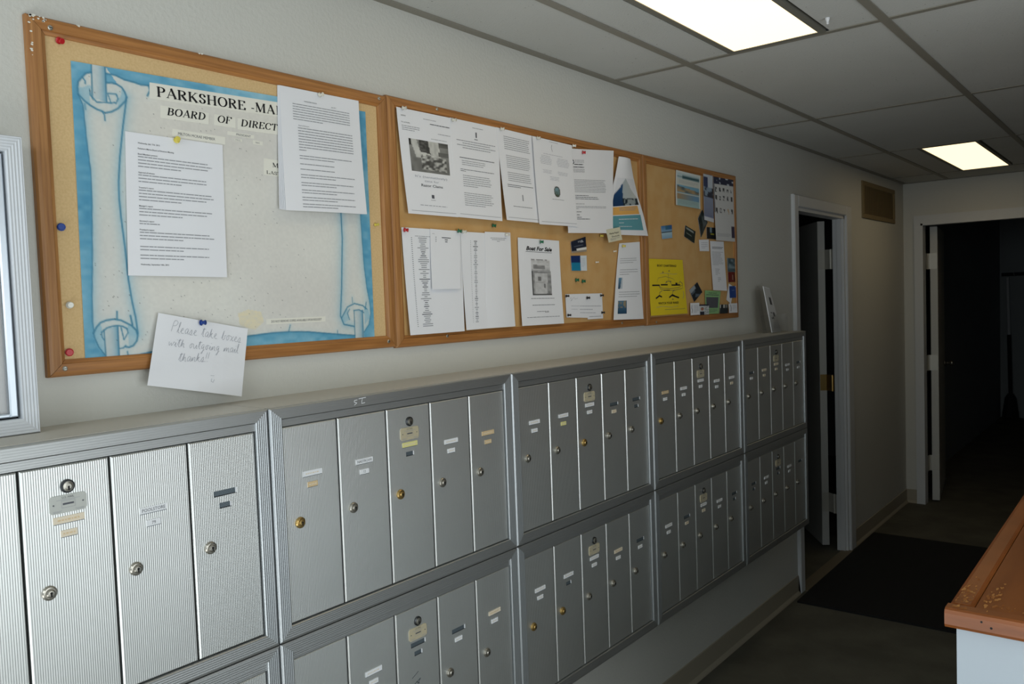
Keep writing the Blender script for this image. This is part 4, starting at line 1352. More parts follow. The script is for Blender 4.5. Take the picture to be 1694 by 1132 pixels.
# --- sheets on the first board ----------------------------------------------
t, S = paper('minutes', 'meeting_minutes', 'white page of meeting minutes pinned over the scroll poster with a yellow pin', bow=0.002)
ik = Ink(S)
y = 0.062
for kind, n in (('Wednesday, July 17th, 2013', 0), ('', 1), ('Parkshore Marina Board of Directors Meeting', 0), ('', 1), ('Board Members present:', 4), ('', 1), ('Approval of minutes', 3), ('', 1), ("Treasurer's report", 4), ('', 1),
                ("Manager's report", 3), ('', 1), ("Secretary's report", 1), ('', 1), ("President's report", 3), ('', 1), ('', 1), ('-', 2), ('', 1), ('-', 2), ('', 1), ('Wednesday, September 18th, 2013', 0)):
    L = 0.0225
    if kind == '':
        y += 0.016
        continue
    if kind != '-':
        ik.text(kind, 0.115, y + 0.012, 0.0105, 2, bold=0.01)
        y += L
    if n:
        ik.lines(0.115, 0.885, y, y + n * L, n, kind + str(n), 0.40, 1, 0.55 if n > 1 else 0.25, 0.010, rag=0.12)
        y += n * L
ik.build(t)

t, S = paper('stack', 'stapled_packet', 'thick packet of white pages lifting off the scroll poster', bow=0.004, power=1.4)
for k in range(1, 5):
    q = [Vector(p) for p in QUADS['stack']]
    dx = -0.0012 * k
    Sk = Sheet([q[0] + Vector((dx, 0.0007 * k, 0)), q[1] + Vector((dx, 0.0007 * k, -0.0004 * k)), q[2] + Vector((dx * 1.4, 0.0035 * k, 0.0002 * k)), q[3] + Vector((dx * 1.4, 0.0035 * k, 0.0008 * k))], 0.004, 1.4)
    sheet_mesh(Sk, 6, 10).build('sheet', M['paper'], t)
ik = Ink(S)
ik.text('PARKSHORE MARINA', 0.28, 0.100, 0.010, 2)
ik.text('July 2013', 0.62, 0.108, 0.010, 2)
ik.lines(0.14, 0.86, 0.125, 0.270, 7, 'pk1', 0.42, 1, 0.5, 0.008)
ik.text('Board of Directors', 0.20, 0.305, 0.010, 2)
ik.lines(0.19, 0.88, 0.318, 0.520, 9, 'pk2', 0.42, 1, 0.12, 0.008)
for a, n in ((0.545, 2), (0.612, 1), (0.655, 1), (0.700, 2), (0.765, 2), (0.825, 2), (0.885, 2), (0.94, 2)):
    ik.lines(0.19, 0.87, a, a + 0.022 * n, n, 'pk%g' % a, 0.42, 1, 0.62, 0.008, rag=0.1)
ik.build(t)

t, S = paper('note', 'handwritten_note', 'crooked handwritten note asking to take boxes with outgoing mail', bow=0.004, power=1.2, ripple=0.0012)
CUR = {   # simple cursive strokes: x-height 0.5, (advance, polyline)
    'P': (0.62, [[(0.1, 0), (0.14, 1.0), (0.42, 1.0), (0.55, 0.82), (0.42, 0.58), (0.14, 0.55)]]),
    'l': (0.30, [[(0, 0), (0.18, 0.75), (0.14, 0.98), (0.08, 0.75), (0.12, 0.05), (0.30, 0.02)]]),
    'e': (0.40, [[(0, 0.12), (0.26, 0.34), (0.18, 0.5), (0.06, 0.30), (0.14, 0.02), (0.40, 0.06)]]),
    'a': (0.46, [[(0.34, 0.44), (0.18, 0.5), (0.04, 0.25), (0.14, 0.02), (0.30, 0.18), (0.34, 0.46), (0.33, 0.05), (0.46, 0.06)]]),
    's': (0.40, [[(0, 0.05), (0.2, 0.5), (0.28, 0.2), (0.16, 0.0), (0.02, 0.08)], [(0.16, 0.0), (0.40, 0.05)]]),
    't': (0.32, [[(0, 0.1), (0.18, 0.92), (0.14, 0.05), (0.32, 0.05)], [(0.0, 0.64), (0.36, 0.70)]]),
    'k': (0.46, [[(0, 0), (0.14, 0.95), (0.10, 0.0), (0.12, 0.3), (0.30, 0.48), (0.16, 0.26), (0.30, 0.02), (0.46, 0.05)]]),
    'b': (0.44, [[(0, 0.05), (0.14, 0.95), (0.08, 0.1), (0.2, 0.0), (0.34, 0.2), (0.26, 0.42), (0.44, 0.40)]]),
    'o': (0.42, [[(0.2, 0.5), (0.05, 0.3), (0.14, 0.0), (0.30, 0.16), (0.22, 0.5), (0.42, 0.42)]]),
    'x': (0.42, [[(0.0, 0.45), (0.14, 0.40), (0.26, 0.04), (0.42, 0.08)], [(0.36, 0.48), (0.04, 0.0)]]),
    'w': (0.58, [[(0, 0.48), (0.10, 0.02), (0.24, 0.40), (0.32, 0.02), (0.48, 0.48), (0.58, 0.42)]]),
    'i': (0.26, [[(0, 0.1), (0.12, 0.48), (0.10, 0.04), (0.26, 0.06)], [(0.14, 0.66), (0.16, 0.70)]]),
    'h': (0.46, [[(0, 0.0), (0.16, 0.9), (0.10, 0.0), (0.22, 0.44), (0.32, 0.38), (0.32, 0.04), (0.46, 0.06)]]),
    'u': (0.46, [[(0, 0.45), (0.06, 0.06), (0.18, 0.02), (0.32, 0.46), (0.32, 0.04), (0.46, 0.08)]]),
    'g': (0.44, [[(0.32, 0.44), (0.16, 0.5), (0.04, 0.25), (0.16, 0.04), (0.32, 0.44), (0.26, -0.38), (0.10, -0.36), (0.44, 0.08)]]),
    'n': (0.46, [[(0, 0.02), (0.06, 0.46), (0.08, 0.0), (0.22, 0.45), (0.32, 0.36), (0.32, 0.03), (0.46, 0.06)]]),
    'm': (0.66, [[(0, 0.02), (0.06, 0.46), (0.08, 0.0), (0.20, 0.45), (0.28, 0.36), (0.29, 0.02), (0.42, 0.45), (0.50, 0.36), (0.51, 0.03), (0.66, 0.06)]]),
    '!': (0.22, [[(0.12, 0.9), (0.08, 0.25)], [(0.07, 0.05), (0.06, 0.0)]]),
    ' ': (0.42, []),
}


def handwrite(ik, txt, s0, t0, s1, t1, h, w, mi):
    tot = sum(CUR[c][0] for c in txt)
    x = 0
    for c in txt:
        adv, st = CUR[c]
        for pl in st:
            fine_ = []
            for a, c2 in zip(pl[:-1], pl[1:]):
                for k in range(3):
                    fine_.append((a[0] + (c2[0] - a[0]) * k / 3, a[1] + (c2[1] - a[1]) * k / 3))
            fine_.append(pl[-1])
            pts = []
            for i in range(len(fine_)):
                a, b0, c2 = fine_[max(0, i - 1)], fine_[i], fine_[min(len(fine_) - 1, i + 1)]
                pts.append(((a[0] + 2 * b0[0] + c2[0]) / 4, (a[1] + 2 * b0[1] + c2[1]) / 4))
            out = []
            for px, py in pts:
                f = (x + px + 0.15 * py) / tot
                out.append((s0 + (s1 - s0) * f, t0 + (t1 - t0) * f - py * h))
            ik.stroke(out, w, mi)
        x += adv


ik = Ink(S)
handwrite(ik, 'Please take boxes', 0.14, 0.235, 0.93, 0.225, 0.17, 0.0007, 3)
handwrite(ik, 'with outgoing mail', 0.14, 0.435, 0.91, 0.385, 0.15, 0.0007, 3)
handwrite(ik, 'thanks!!', 0.26, 0.630, 0.58, 0.570, 0.16, 0.0007, 3)
ik.stroke([(0.63, 0.80), (0.625, 0.84), (0.65, 0.85), (0.66, 0.81)], 0.0007, 3)
ik.stroke([(0.615, 0.76), (0.655, 0.755)], 0.0006, 3)
ik.build(t, 'handwriting')

# --- sheets on the second board ---------------------------------------------
t, S = paper('clam', 'clam_flyer', 'white flyer with a grey photo of hands sorting razor clams')


def clam(u, v):
    n = vnoise(u * 9, v * 8, 5)
    base = 118 + 30 * n - 20 * v
    if v < 0.42 and 0.24 < u < 0.56:
        base = 44 + 60 * vnoise(u * 22, v * 20, 2)
    d1 = abs((u - 0.12) - (v - 0.05) * 0.22)
    if v < 0.55 and d1 < 0.08:
        base = 168 + 40 * n
    d2 = abs((u - 0.62) - (v - 0.1) * 0.12)
    if v < 0.5 and d2 < 0.13:
        base = 172 + 36 * vnoise(u * 20, v * 9, 8)
    if u > 0.76 and v < 0.14 or (u > 0.72 and 0.3 < v < 0.45):
        base = 70 + 40 * n
    if 0.38 < v < 0.50 and 0.2 < u < 0.62 and vnoise(u * 14, v * 26, 9) > 0.5:
        base = 205
    if v > 0.48 and 0.28 < u < 0.92 and v < 0.92:
        k = vnoise(u * 17 + v * 6, v * 15, 3)
        base = 60 + 165 * (k if k > 0.45 else k * 0.5)
    if u < 0.05 and v < 0.2:
        base = 40
    return (base, base, base * 0.97)


picture(S, t, 0.16, 0.90, 0.275, 0.585, 46, 44, clam)
ik = Ink(S)
ik.text('WDFW', 0.06, 0.075, 0.014, 2)
ik.lines(0.46, 0.70, 0.062, 0.078, 1, 'c1', 0.4, 1, 1.0)
ik.text('Fish and Wildlife', 0.06, 0.135, 0.012, 2)
ik.lines(0.58, 0.96, 0.100, 0.118, 1, 'c3', 0.6, 2, 1.0)
ik.lines(0.06, 0.38, 0.160, 0.215, 3, 'c2', 0.45, 1, 0.7)
ik.lines(0.72, 0.96, 0.185, 0.200, 1, 'c4', 0.5, 1, 1.0)
ik.lines(0.58, 0.88, 0.245, 0.260, 1, 'c5', 0.4, 1, 1.0)
ik.text("It's (tentatively)", 0.52, 0.640, 0.022, 3, width=0.62, centre=True)
ik.text('time for', 0.52, 0.680, 0.022, 3, width=0.28, centre=True)
ik.text('Razor Clams', 0.52, 0.725, 0.026, 2, width=0.42, centre=True, bold=0.012)
ik.quad(0.49, 0.80, 0.54, 0.835, 2)
ik.lines(0.47, 0.56, 0.850, 0.860, 1, 'c6', 0.6, 1, 1.0)
ik.lines(0.25, 0.78, 0.905, 0.918, 1, 'c7', 0.6, 1, 1.0, 0.03)
ik.quad(0.07, 0.965, 0.96, 0.969, 1)
ik.build(t)

t, S = paper('letter2', 'typed_letter', 'typed sheet hung just right of the clam flyer')
ik = Ink(S)
ik.lines(0.44, 0.66, 0.055, 0.070, 1, 'd0', 0.5, 1, 1)
ik.quad(0.50, 0.10, 0.525, 0.155, 2)
ik.quad(0.47, 0.170, 0.54, 0.180, 1)
ik.lines(0.10, 0.92, 0.205, 0.30, 4, 'd1', 0.42, 1, 1, 0.01, centre=True)
ik.lines(0.14, 0.88, 0.380, 0.396, 1, 'd2', 0.6, 2, 1, 0.006)
ik.lines(0.18, 0.68, 0.410, 0.470, 3, 'd3', 0.42, 1, 0.9)
ik.lines(0.14, 0.86, 0.500, 0.535, 2, 'd4', 0.42, 2, 0.15)
ik.lines(0.18, 0.80, 0.560, 0.690, 6, 'd5', 0.42, 1, 0.5, rag=0.1)
ik.lines(0.18, 0.82, 0.740, 0.885, 7, 'd6', 0.42, 1, 0.7, rag=0.1)
ik.quad(0.06, 0.962, 0.97, 0.966, 1)
ik.build(t)

t, S = paper('letter3', 'typed_letter', 'third white sheet of the top row, dense paragraphs down its page')
ik = Ink(S)
ik.lines(0.16, 0.86, 0.075, 0.230, 7, 'e1', 0.42, 1, 1.0, 0.008, rag=0.06)
ik.lines(0.18, 0.86, 0.280, 0.430, 7, 'e2', 0.42, 1, 0.9, 0.008, rag=0.06)
ik.lines(0.18, 0.84, 0.465, 0.575, 5, 'e3', 0.42, 1, 1.0, 0.008, rag=0.06)
ik.lines(0.14, 0.88, 0.600, 0.640, 2, 'e4', 0.42, 2, 0.5, 0.006)
ik.quad(0.53, 0.70, 0.56, 0.77, 1)
ik.lines(0.24, 0.80, 0.835, 0.860, 1, 'e5', 0.4, 1, 1.0)
ik.quad(0.06, 0.965, 0.97, 0.969, 1)
ik.build(t)

t, S = paper('letter4', 'typed_letter', 'fourth white sheet of the top row, small oval crest in its middle')


def crest(u, v):
    x, y_ = (u - 0.5) * 2, (v - 0.5) * 2
    r = math.hypot(x, y_)
    if r > 1:
        return (226, 228, 232)
    if r > 0.78:
        return (70, 66, 54)
    return mixc((120, 150, 160), (70, 84, 66), v * 1.4 - 0.4 + 0.6 * (vnoise(u * 6, v * 6, 4) - 0.5))


picture(S, t, 0.44, 0.60, 0.535, 0.665, 16, 18, crest, 'crest', 0.0007)
ik = Ink(S)
ik.lines(0.40, 0.62, 0.020, 0.032, 1, 'f0', 0.5, 1, 1)
ik.stroke([(0.46, 0.055), (0.445, 0.09), (0.465, 0.13)], 0.002, 1)
ik.lines(0.16, 0.80, 0.170, 0.185, 1, 'f1', 0.35, 3, 1, centre=True)
ik.lines(0.14, 0.44, 0.195, 0.305, 6, 'f2', 0.3, 3, 1, centre=True)
ik.lines(0.55, 0.90, 0.200, 0.305, 6, 'f3', 0.3, 3, 1, centre=True)
ik.lines(0.18, 0.44, 0.360, 0.405, 3, 'f4', 0.3, 3, 1, centre=True)
ik.lines(0.55, 0.86, 0.360, 0.405, 3, 'f5', 0.3, 3, 1, centre=True)
ik.lines(0.34, 0.62, 0.430, 0.480, 3, 'f6', 0.3, 3, 1, centre=True)
ik.lines(0.38, 0.68, 0.690, 0.705, 1, 'f7', 0.5, 1, 1)
ik.quad(0.06, 0.965, 0.97, 0.969, 1)
ik.build(t)

t, S = paper('letter5', 'typed_letter', 'letter held by a red pin, overlapping the blue and orange flyer')
ik = Ink(S)
ik.stroke([(0.10, 0.125), (0.145, 0.14), (0.155, 0.165), (0.13, 0.185), (0.10, 0.19)], 0.003, 0)
ik.lines(0.17, 0.36, 0.130, 0.170, 3, 'g1', 0.4, 1, 1)
ik.lines(0.16, 0.34, 0.180, 0.198, 1, 'g2', 0.7, 0, 1)
ik.lines(0.14, 0.36, 0.212, 0.228, 1, 'g3', 0.7, 0, 1)
ik.lines(0.12, 0.37, 0.238, 0.285, 4, 'g4', 0.5, 1, 1)
ik.lines(0.14, 0.86, 0.365, 0.525, 9, 'g5', 0.42, 1, 0.95, 0.007, rag=0.1)
ik.lines(0.16, 0.70, 0.550, 0.610, 3, 'g6', 0.45, 2, 0.95, rag=0.6)
ik.lines(0.17, 0.36, 0.650, 0.665, 1, 'g7', 0.5, 1, 1)
ik.lines(0.17, 0.84, 0.680, 0.725, 3, 'g8', 0.45, 1, 0.1)
for a, w_ in ((0.745, 0.10), (0.780, 0.06), (0.810, 0.10), (0.830, 0.28)):
    ik.lines(0.19, 0.19 + w_, a, a + 0.014, 1, 'g%g' % a, 0.7, 2, 1)
ik.build(t)

# curled flyer: narrow rolled top, wide bottom
ROWS = [(0.0, (2.5361, -0.0215, 2.104), (2.6151, -0.0215, 2.1032)), (0.25, (2.5087, -0.022, 2.0356), (2.633, -0.0215, 2.040)), (0.52, (2.4738, -0.0205, 1.9603), (2.6587, -0.0235, 1.9873 - 0.016)),
        (0.64, (2.4582, -0.0205, 1.9272), (2.6704, -0.024, 1.9497)), (0.80, (2.448, -0.0205, 1.885), (2.6961, -0.024, 1.905)), (1.0, (2.4408, -0.0205, 1.8265), (2.7252, -0.024, 1.8325))]


class Curl(Sheet):
    def __init__(self):
        self.w, self.h = 0.22, 0.28

    def __call__(self, s, t, off=0.0):
        t = min(max(t, 0), 1)
        for k in range(len(ROWS) - 1):
            if t <= ROWS[k + 1][0] + 1e-9:
                break
        a, b_ = ROWS[k], ROWS[k + 1]
        f = (t - a[0]) / (b_[0] - a[0])
        L = Vector(a[1]).lerp(Vector(b_[1]), f)
        R = Vector(a[2]).lerp(Vector(b_[2]), f)
        p = L.lerp(R, s)
        p.y -= 0.007 * math.sin(math.pi * s) * (1 - 0.5 * t) + off
        return p


t = thing('curled_flyer', 'curling flyer with a boat photo above orange and teal panels', 'flyer', (2.58, -0.034, 1.83), 'notices on the boards')
S = Curl()
b = sheet_mesh(S, 12, 16)
b.build('sheet', M['paper'], t)


def boatpic(u, v):
    if v < 0.62 * abs(u - 0.45) * 2.0:
        return (222, 224, 228)
    if u < 0.28 + 0.1 * v:
        return mixc((34, 84, 128), (20, 52, 90), v)
    if v > 0.72:
        return (30, 44, 52) if vnoise(u * 14, v * 6, 3) > 0.42 else (150, 160, 160)
    return mixc((120, 150, 170), (196, 198, 192), 0.5 + u * 0.5)


picture(S, t, 0.10, 0.94, 0.28, 0.66, 30, 26, boatpic)
b = MB()
for (s0, s1, t0, t1, mi) in ((0.03, 0.88, 0.67, 0.775, 0), (0.02, 0.90, 0.785, 0.945, 1)):
    for k in range(10):
        a, c = s0 + (s1 - s0) * k / 10, s0 + (s1 - s0) * (k + 1) / 10
        for j in range(4):
            ta, tb = t0 + (t1 - t0) * j / 4, t0 + (t1 - t0) * (j + 1) / 4
            b.poly([S(a, tb, 0.0008), S(c, tb, 0.0008), S(c, ta, 0.0008), S(a, ta, 0.0008)], mi)
M['orange'] = mat('orange_print', rgb(226, 172, 92), 0.6)
M['teal'] = mat('teal_print', rgb(96, 156, 166), 0.6)
b.build('colour_panels', [M['orange'], M['teal']], t)
ik = Ink(S)
ik.lines(0.30, 0.82, 0.683, 0.735, 3, 'h1', 0.5, 1, 0.9, 0.02)
ik.build(t)
ik = Ink(S)
ik.lines(0.28, 0.80, 0.825, 0.845, 1, 'h2', 0.4, 0, 1, 0.01)
ik.lines(0.28, 0.40, 0.865, 0.880, 1, 'h3', 0.4, 0, 1, 0.01)
ik.lines(0.28, 0.60, 0.905, 0.920, 1, 'h4', 0.4, 0, 1, 0.01)
ik.build(t, 'pale_text', [M['paper']])


def name_list(key, label, rows, sx, seed, head, power=1.7):
    t, S = paper(key, 'name_list', label, power=power)
    ik = Ink(S)
    rr_ = random.Random(seed)
    if head:
        ik.lines(sx - 0.06, sx + 0.22, 0.072, 0.085, 1, seed + 'h', 0.5, 1, 1)
    for k in range(rows):
        y_ = 0.088 + k * 0.85 / 46.0
        w_ = rr_.choice((0.05, 0.07, 0.09, 0.12, 0.14, 0.18))
        ik.quad(sx + 0.06 - w_ / 2, y_, sx + 0.06 + w_ / 2, y_ + 0.0075, 1 if rr_.random() < 0.75 else 2)
        ik.quad(sx - 0.125, y_ + 0.001, sx - 0.108, y_ + 0.006, 2)
    ik.build(t)
    return t, S


name_list('list1', 'long name list at the lower left of the middle board, under a red pin', 46, 0.26, 'n1', True)
t, S = paper('half', 'half_list', 'short white half sheet hanging over the long name list', power=1.3)
ik = Ink(S)
ik.lines(0.06, 0.14, 0.075, 0.09, 1, 'o0', 0.5, 1, 1)
for k, w_ in enumerate((0.30, 0.10, 0.08)):
    ik.quad(0.52 - w_ / 2, 0.125 + k * 0.034, 0.52 + w_ / 2, 0.139 + k * 0.034, 2)
    ik.quad(0.17, 0.125 + k * 0.034, 0.19, 0.139 + k * 0.034, 2)
ik.build(t)
t, S = name_list('list2', 'narrow name list tucked under a blank sheet beside the Boat For Sale flyer', 46, 0.46, 'n2', False)
t, S = paper('list3', 'half_list', 'mostly blank white sheet just left of the Boat For Sale flyer', bow=0.003)
ik = Ink(S)
ik.lines(0.20, 0.82, 0.060, 0.110, 3, 'q1', 0.45, 1, 0.2, centre=True)
ik.build(t)

t, S = paper('boat', 'boat_sale_flyer', 'white Boat For Sale flyer with two grey boat photos', 'flyer')


def boat1(u, v):
    if v < 0.12:
        c = 150 if vnoise(u * 9, 1, 3) > 0.5 else 226
        return (c, c, c)
    k = 214 - 60 * (1 if (0.1 < u < 0.75 and 0.45 + 0.15 * u < v < 0.85) else 0) - 60 * max(0, v - 0.85) * 5
    k -= 26 * vnoise(u * 8, v * 8, 6)
    return (k, k, k)


def boat2(u, v):
    k = 120 + 60 * vnoise(u * 8, v * 9, 7)
    if 0.16 < u < 0.84 - 0.1 * v and 0.1 < v < 0.95:
        k = 205 - 20 * vnoise(u * 10, v * 10, 2)
    if 0.32 < u < 0.46 and 0.24 < v < 0.40 or 0.62 < u < 0.70 and 0.52 < v < 0.68:
        k = 120
    if v > 0.95 or u < 0.07:
        k = 80
    if 0.44 < v < 0.48 and 0.2 < u < 0.7:
        k = 165
    return (k, k, k)


picture(S, t, 0.285, 0.735, 0.235, 0.370, 24, 16, boat1)
picture(S, t, 0.285, 0.750, 0.372, 0.655, 24, 28, boat2)
ik = Ink(S)
ik.text('Boat For Sale', 0.18, 0.135, 0.046, 0, width=0.62, shear=0.30, bold=0.035)
ik.quad(0.17, 0.150, 0.80, 0.1545, 0)
ik.lines(0.24, 0.80, 0.688, 0.708, 1, 'b1', 0.55, 1, 1)
ik.lines(0.26, 0.80, 0.765, 0.785, 1, 'b2', 0.55, 1, 1)
ik.lines(0.36, 0.55, 0.840, 0.858, 1, 'b3', 0.55, 1, 1)
ik.text('$6,500', 0.55, 0.858, 0.020, 2)
ik.lines(0.12, 0.90, 0.905, 0.925, 1, 'b4', 0.5, 1, 1, 0.02)
ik.build(t)


def card(key, label, fn=None, nx=14, ny=12, inks=None, m='paper', cat='card', name='business_card'):
    t, S = paper(key, name, label, cat, m, 'small cards on the boards', nx=2, ny=2)
    if fn:
        picture(S, t, 0.0, 1.0, 0.0, 1.0, nx, ny, fn)
    if inks:
        ik = Ink(S)
        inks(ik)
        ik.build(t)
    return t, S


card('carddark', 'tilted dark navy business card right of the Boat For Sale flyer',
     lambda u, v: ((226, 226, 222) if (v > 0.72 and u > 0.3 and v < 0.86) else (150, 140, 124) if v >= 0.86 else ((170, 174, 180) if (0.12 < v < 0.28 and 0.45 < u < 0.9 and vnoise(u * 20, v * 10, 1) > 0.5) else (92, 98, 110) if 0.45 < v < 0.52 and 0.15 < u < 0.8 else (26, 34, 52))), 20, 18)
card('cardblue', 'blue and white business card below the tilted navy card',
     lambda u, v: ((214, 222, 228) if u > 0.58 else (16, 44, 96) if v < 0.45 else (130, 190, 210) if v < 0.5 else (26, 126, 160)), 16, 14,
     lambda ik: ik.lines(0.64, 0.9, 0.2, 0.8, 6, 'kb', 0.25, 3, 0.6))
card('index', 'white index card with faint handwriting held by five black pins', None, inks=lambda ik: (
    ik.stroke([(0.11, 0.22), (0.14, 0.15), (0.16, 0.26), (0.13, 0.30), (0.18, 0.20), (0.22, 0.14), (0.24, 0.22), (0.32, 0.18)], 0.0008, 3),
    ik.lines(0.14, 0.34, 0.50, 0.54, 1, 'i1', 0.5, 3, 1), ik.lines(0.36, 0.96, 0.50, 0.56, 1, 'i2', 0.5, 3, 1),
    ik.lines(0.14, 0.30, 0.64, 0.68, 1, 'i3', 0.5, 3, 1), ik.lines(0.36, 0.72, 0.64, 0.70, 1, 'i4', 0.5, 3, 1),
    ik.lines(0.36, 0.80, 0.78, 0.83, 1, 'i5', 0.5, 3, 1)), name='index_card')
card('indextab', 'tiny white paper tab at the lower right of the index card', None, inks=lambda ik: ik.lines(0.1, 0.9, 0.3, 0.7, 1, 'it', 0.5, 3, 1), name='paper_tab')
card('cream', 'small cream business card overlapping the foot of the curling flyer', None, m='cream', inks=lambda ik: (
    ik.text('Marine Repair', 0.16, 0.42, 0.14, 0, width=0.7), ik.text('Dockside', 0.30, 0.66, 0.12, 0, width=0.55), ik.lines(0.15, 0.85, 0.75, 0.92, 2, 'cc', 0.4, 1, 0.6)))

t, S = paper('longletter', 'photo_letter', 'white letter with two small blue photos at the right end of the middle board', bow=0.003)
picture(S, t, 0.09, 0.24, 0.455, 0.60, 10, 12, lambda u, v: (190, 200, 208) if u > 0.75 - 0.3 * v else mixc((110, 150, 176), (40, 70, 96), v))
picture(S, t, 0.11, 0.40, 0.755, 0.925, 14, 14, lambda u, v: mixc((96, 130, 150), (34, 70, 100), v) if vnoise(u * 6, v * 6, 2) < 0.6 or v > 0.5 else (150, 136, 110))
ik = Ink(S)
ik.lines(0.10, 0.82, 0.205, 0.285, 3, 'l1', 0.3, 1, 0.8)
ik.lines(0.12, 0.86, 0.350, 0.440, 3, 'l2', 0.3, 1, 0.5)
ik.lines(0.12, 0.90, 0.640, 0.730, 3, 'l3', 0.3, 1, 0.85)
ik.build(t)

# --- the third board ---------------------------------------------------------
t, S = paper('brochure', 'boat_brochure', 'cream brochure with a painted shoreline picture, top of the far board', 'brochure')


def shore(u, v):
    if u < 0.05 or u > 0.95 or v < 0.06:
        return (216, 220, 214)
    if v < 0.22:
        return mixc((30, 70, 76), (190, 206, 206), abs(v - 0.16) * 14 + (0.6 if u < 0.25 else 0))
    if v < 0.40:
        return (206, 208, 196)
    if v < 0.62:
        k = vnoise(u * 7, v * 12, 11)
        return mixc((60, 84, 100), (176, 150, 110), k * 1.2) if v - 0.42 > 0.10 * u and v < 0.60 else (120, 168, 190)
    if v < 0.65:
        return (206, 206, 190)
    if v < 0.80:
        return mixc((176, 140, 96), (110, 150, 178), u * 1.3)
    return (160, 188, 184)


picture(S, t, 0, 1, 0, 1, 34, 44, shore)
ik = Ink(S)
ik.lines(0.12, 0.9, 0.26, 0.36, 3, 'br', 0.3, 3, 0.8)
ik.lines(0.10, 0.88, 0.84, 0.95, 4, 'br2', 0.3, 1, 0.7)
ik.build(t)

t, S = paper('narrow', 'narrow_flyer', 'narrow blue-grey flyer between the shoreline brochure and the gear poster', 'flyer')


def narrow(u, v):
    if v < 0.30:
        return (50, 62, 96) if (u < 0.5 and 0.1 < v) else (190, 198, 206)
    if v < 0.52:
        return (46, 50, 66) if vnoise(u * 4, v * 14, 9) > 0.55 else (138, 156, 172)
    if v > 0.93:
        return (206, 208, 212)
    return mixc((140, 152, 176), (112, 118, 146), (v - 0.5) * 2)


picture(S, t, 0, 1, 0, 1, 12, 44, narrow)
ik = Ink(S)
ik.lines(0.1, 0.9, 0.56, 0.90, 12, 'nf', 0.3, 1, 0.6)
ik.text('NOTICE', 0.08, 0.055, 0.03, 2, width=0.84)
ik.build(t)

t, S = paper('gearposter', 'gear_poster', 'tall white poster of small dark gear pictures under a navy header', 'poster')


def gear(u, v):
    if v < 0.105 and v < 0.15 - 0.03 * u:
        return (34, 42, 70) if vnoise(u * 13, v * 22, 5) > 0.22 else (190, 196, 204)
    if u < 0.045 and v < 0.56:
        return (30, 34, 60)
    for (cy, n, seed) in ((0.19, 5, 1), (0.32, 5, 2), (0.52, 5, 3)):
        if abs(v - cy) < 0.045:
            k = int(u * n)
            f = u * n - k
            if 0.25 < f < 0.72 and abs(v - cy) < 0.025 + 0.02 * vnoise(k, seed, 7) and vnoise(u * 26, v * 34, seed) > 0.38:
                return (200, 150, 60) if (k == 3 and seed == 3) else (60, 62, 66)
    if u > 0.82 and 0.76 < v < 0.95:
        return (58, 52, 78)
    return (206, 206, 204)


picture(S, t, 0, 1, 0, 1, 44, 80, gear)
ik = Ink(S)
ik.lines(0.06, 0.78, 0.885, 0.94, 3, 'gp', 0.4, 1, 0.9)
ik.build(t)

dk = lambda u, v: mixc((30, 38, 36), (120, 128, 128), vnoise(u * 5, v * 5, 21) * 1.3 - 0.4)
card('diamond1', 'dark photo card turned on its corner left of the gear poster', dk, 12, 12)
card('tealcard', 'black and yellow photo card tucked under the gear poster', lambda u, v: (180, 176, 60) if (0.4 < u < 0.75 and 0.5 < v < 0.65) else (120, 140, 150) if v < 0.45 and 0.3 < u < 0.55 else (20, 26, 30), 14, 12)
card('lakecard', 'blue lake photo card alone at the left of the far board', lambda u, v: (30, 40, 50) if 0.46 < v < 0.54 else mixc((60, 120, 110), (46, 90, 150), u) if v < 0.3 and u > 0.4 else mixc((70, 120, 170), (170, 196, 206), v * 1.4 if v < 0.5 else 1.6 - v), 14, 14)
card('greencard', 'dark green photo card slanting down right of the lake card', lambda u, v: (150, 156, 150) if 0.12 < v < 0.22 and 0.1 < u < 0.8 else (120, 126, 118) if 0.5 < v < 0.58 and 0.2 < u < 0.7 else (30, 42, 38), 14, 14)
card('whitenote', 'small white note under the dark photo cards', None, inks=lambda ik: (ik.lines(0.2, 0.85, 0.25, 0.85, 4, 'wn', 0.25, 3, 0.6)), name='note_slip')
t, S = paper('pricelist', 'typed_list', 'tall narrow typed sheet hanging below the gear poster')
ik = Ink(S)
ik.lines(0.12, 0.92, 0.115, 0.165, 2, 'pl0', 0.6, 2, 0.9)
ik.lines(0.08, 0.92, 0.215, 0.50, 12, 'pl1', 0.35, 1, 0.5, rag=0.3)
ik.lines(0.25, 0.6, 0.56, 0.70, 5, 'pl2', 0.35, 1, 0.4, rag=0.3)
ik.lines(0.4, 0.62, 0.74, 0.84, 3, 'pl3', 0.4, 1, 0.4)
ik.build(t)

M['yellow'] = mat('yellow_paper', rgb(226, 200, 44), 0.7, 0, 0.2)
t, S = paper('wake', 'boat_poster', 'bright yellow poster with a line drawing of a boat', 'poster', 'yellow', bow=0.002)
ik = Ink(S)
ik.text('BOAT CHARTERING?', 0.23, 0.135, 0.040, 0, width=0.56, bold=0.02)
ik.text('WATCH YOUR WAKE!', 0.20, 0.808, 0.040, 0, width=0.56, bold=0.02)
ik.lines(0.36, 0.94, 0.905, 0.920, 1, 'wk', 0.5, 2, 1, 0.004)
ik.quad(0.07, 0.455, 0.27, 0.480, 0)
ik.quad(0.30, 0.448, 0.49, 0.472, 0)
ik.quad(0.60, 0.455, 0.86, 0.478, 0)
ik.quad(0.72, 0.425, 0.78, 0.460, 0)
ik.quad(0.36, 0.552, 0.54, 0.565, 0)
ik.stroke([(0.26, 0.49), (0.34, 0.52), (0.56, 0.53), (0.80, 0.515), (0.92, 0.47)], 0.0016, 2)
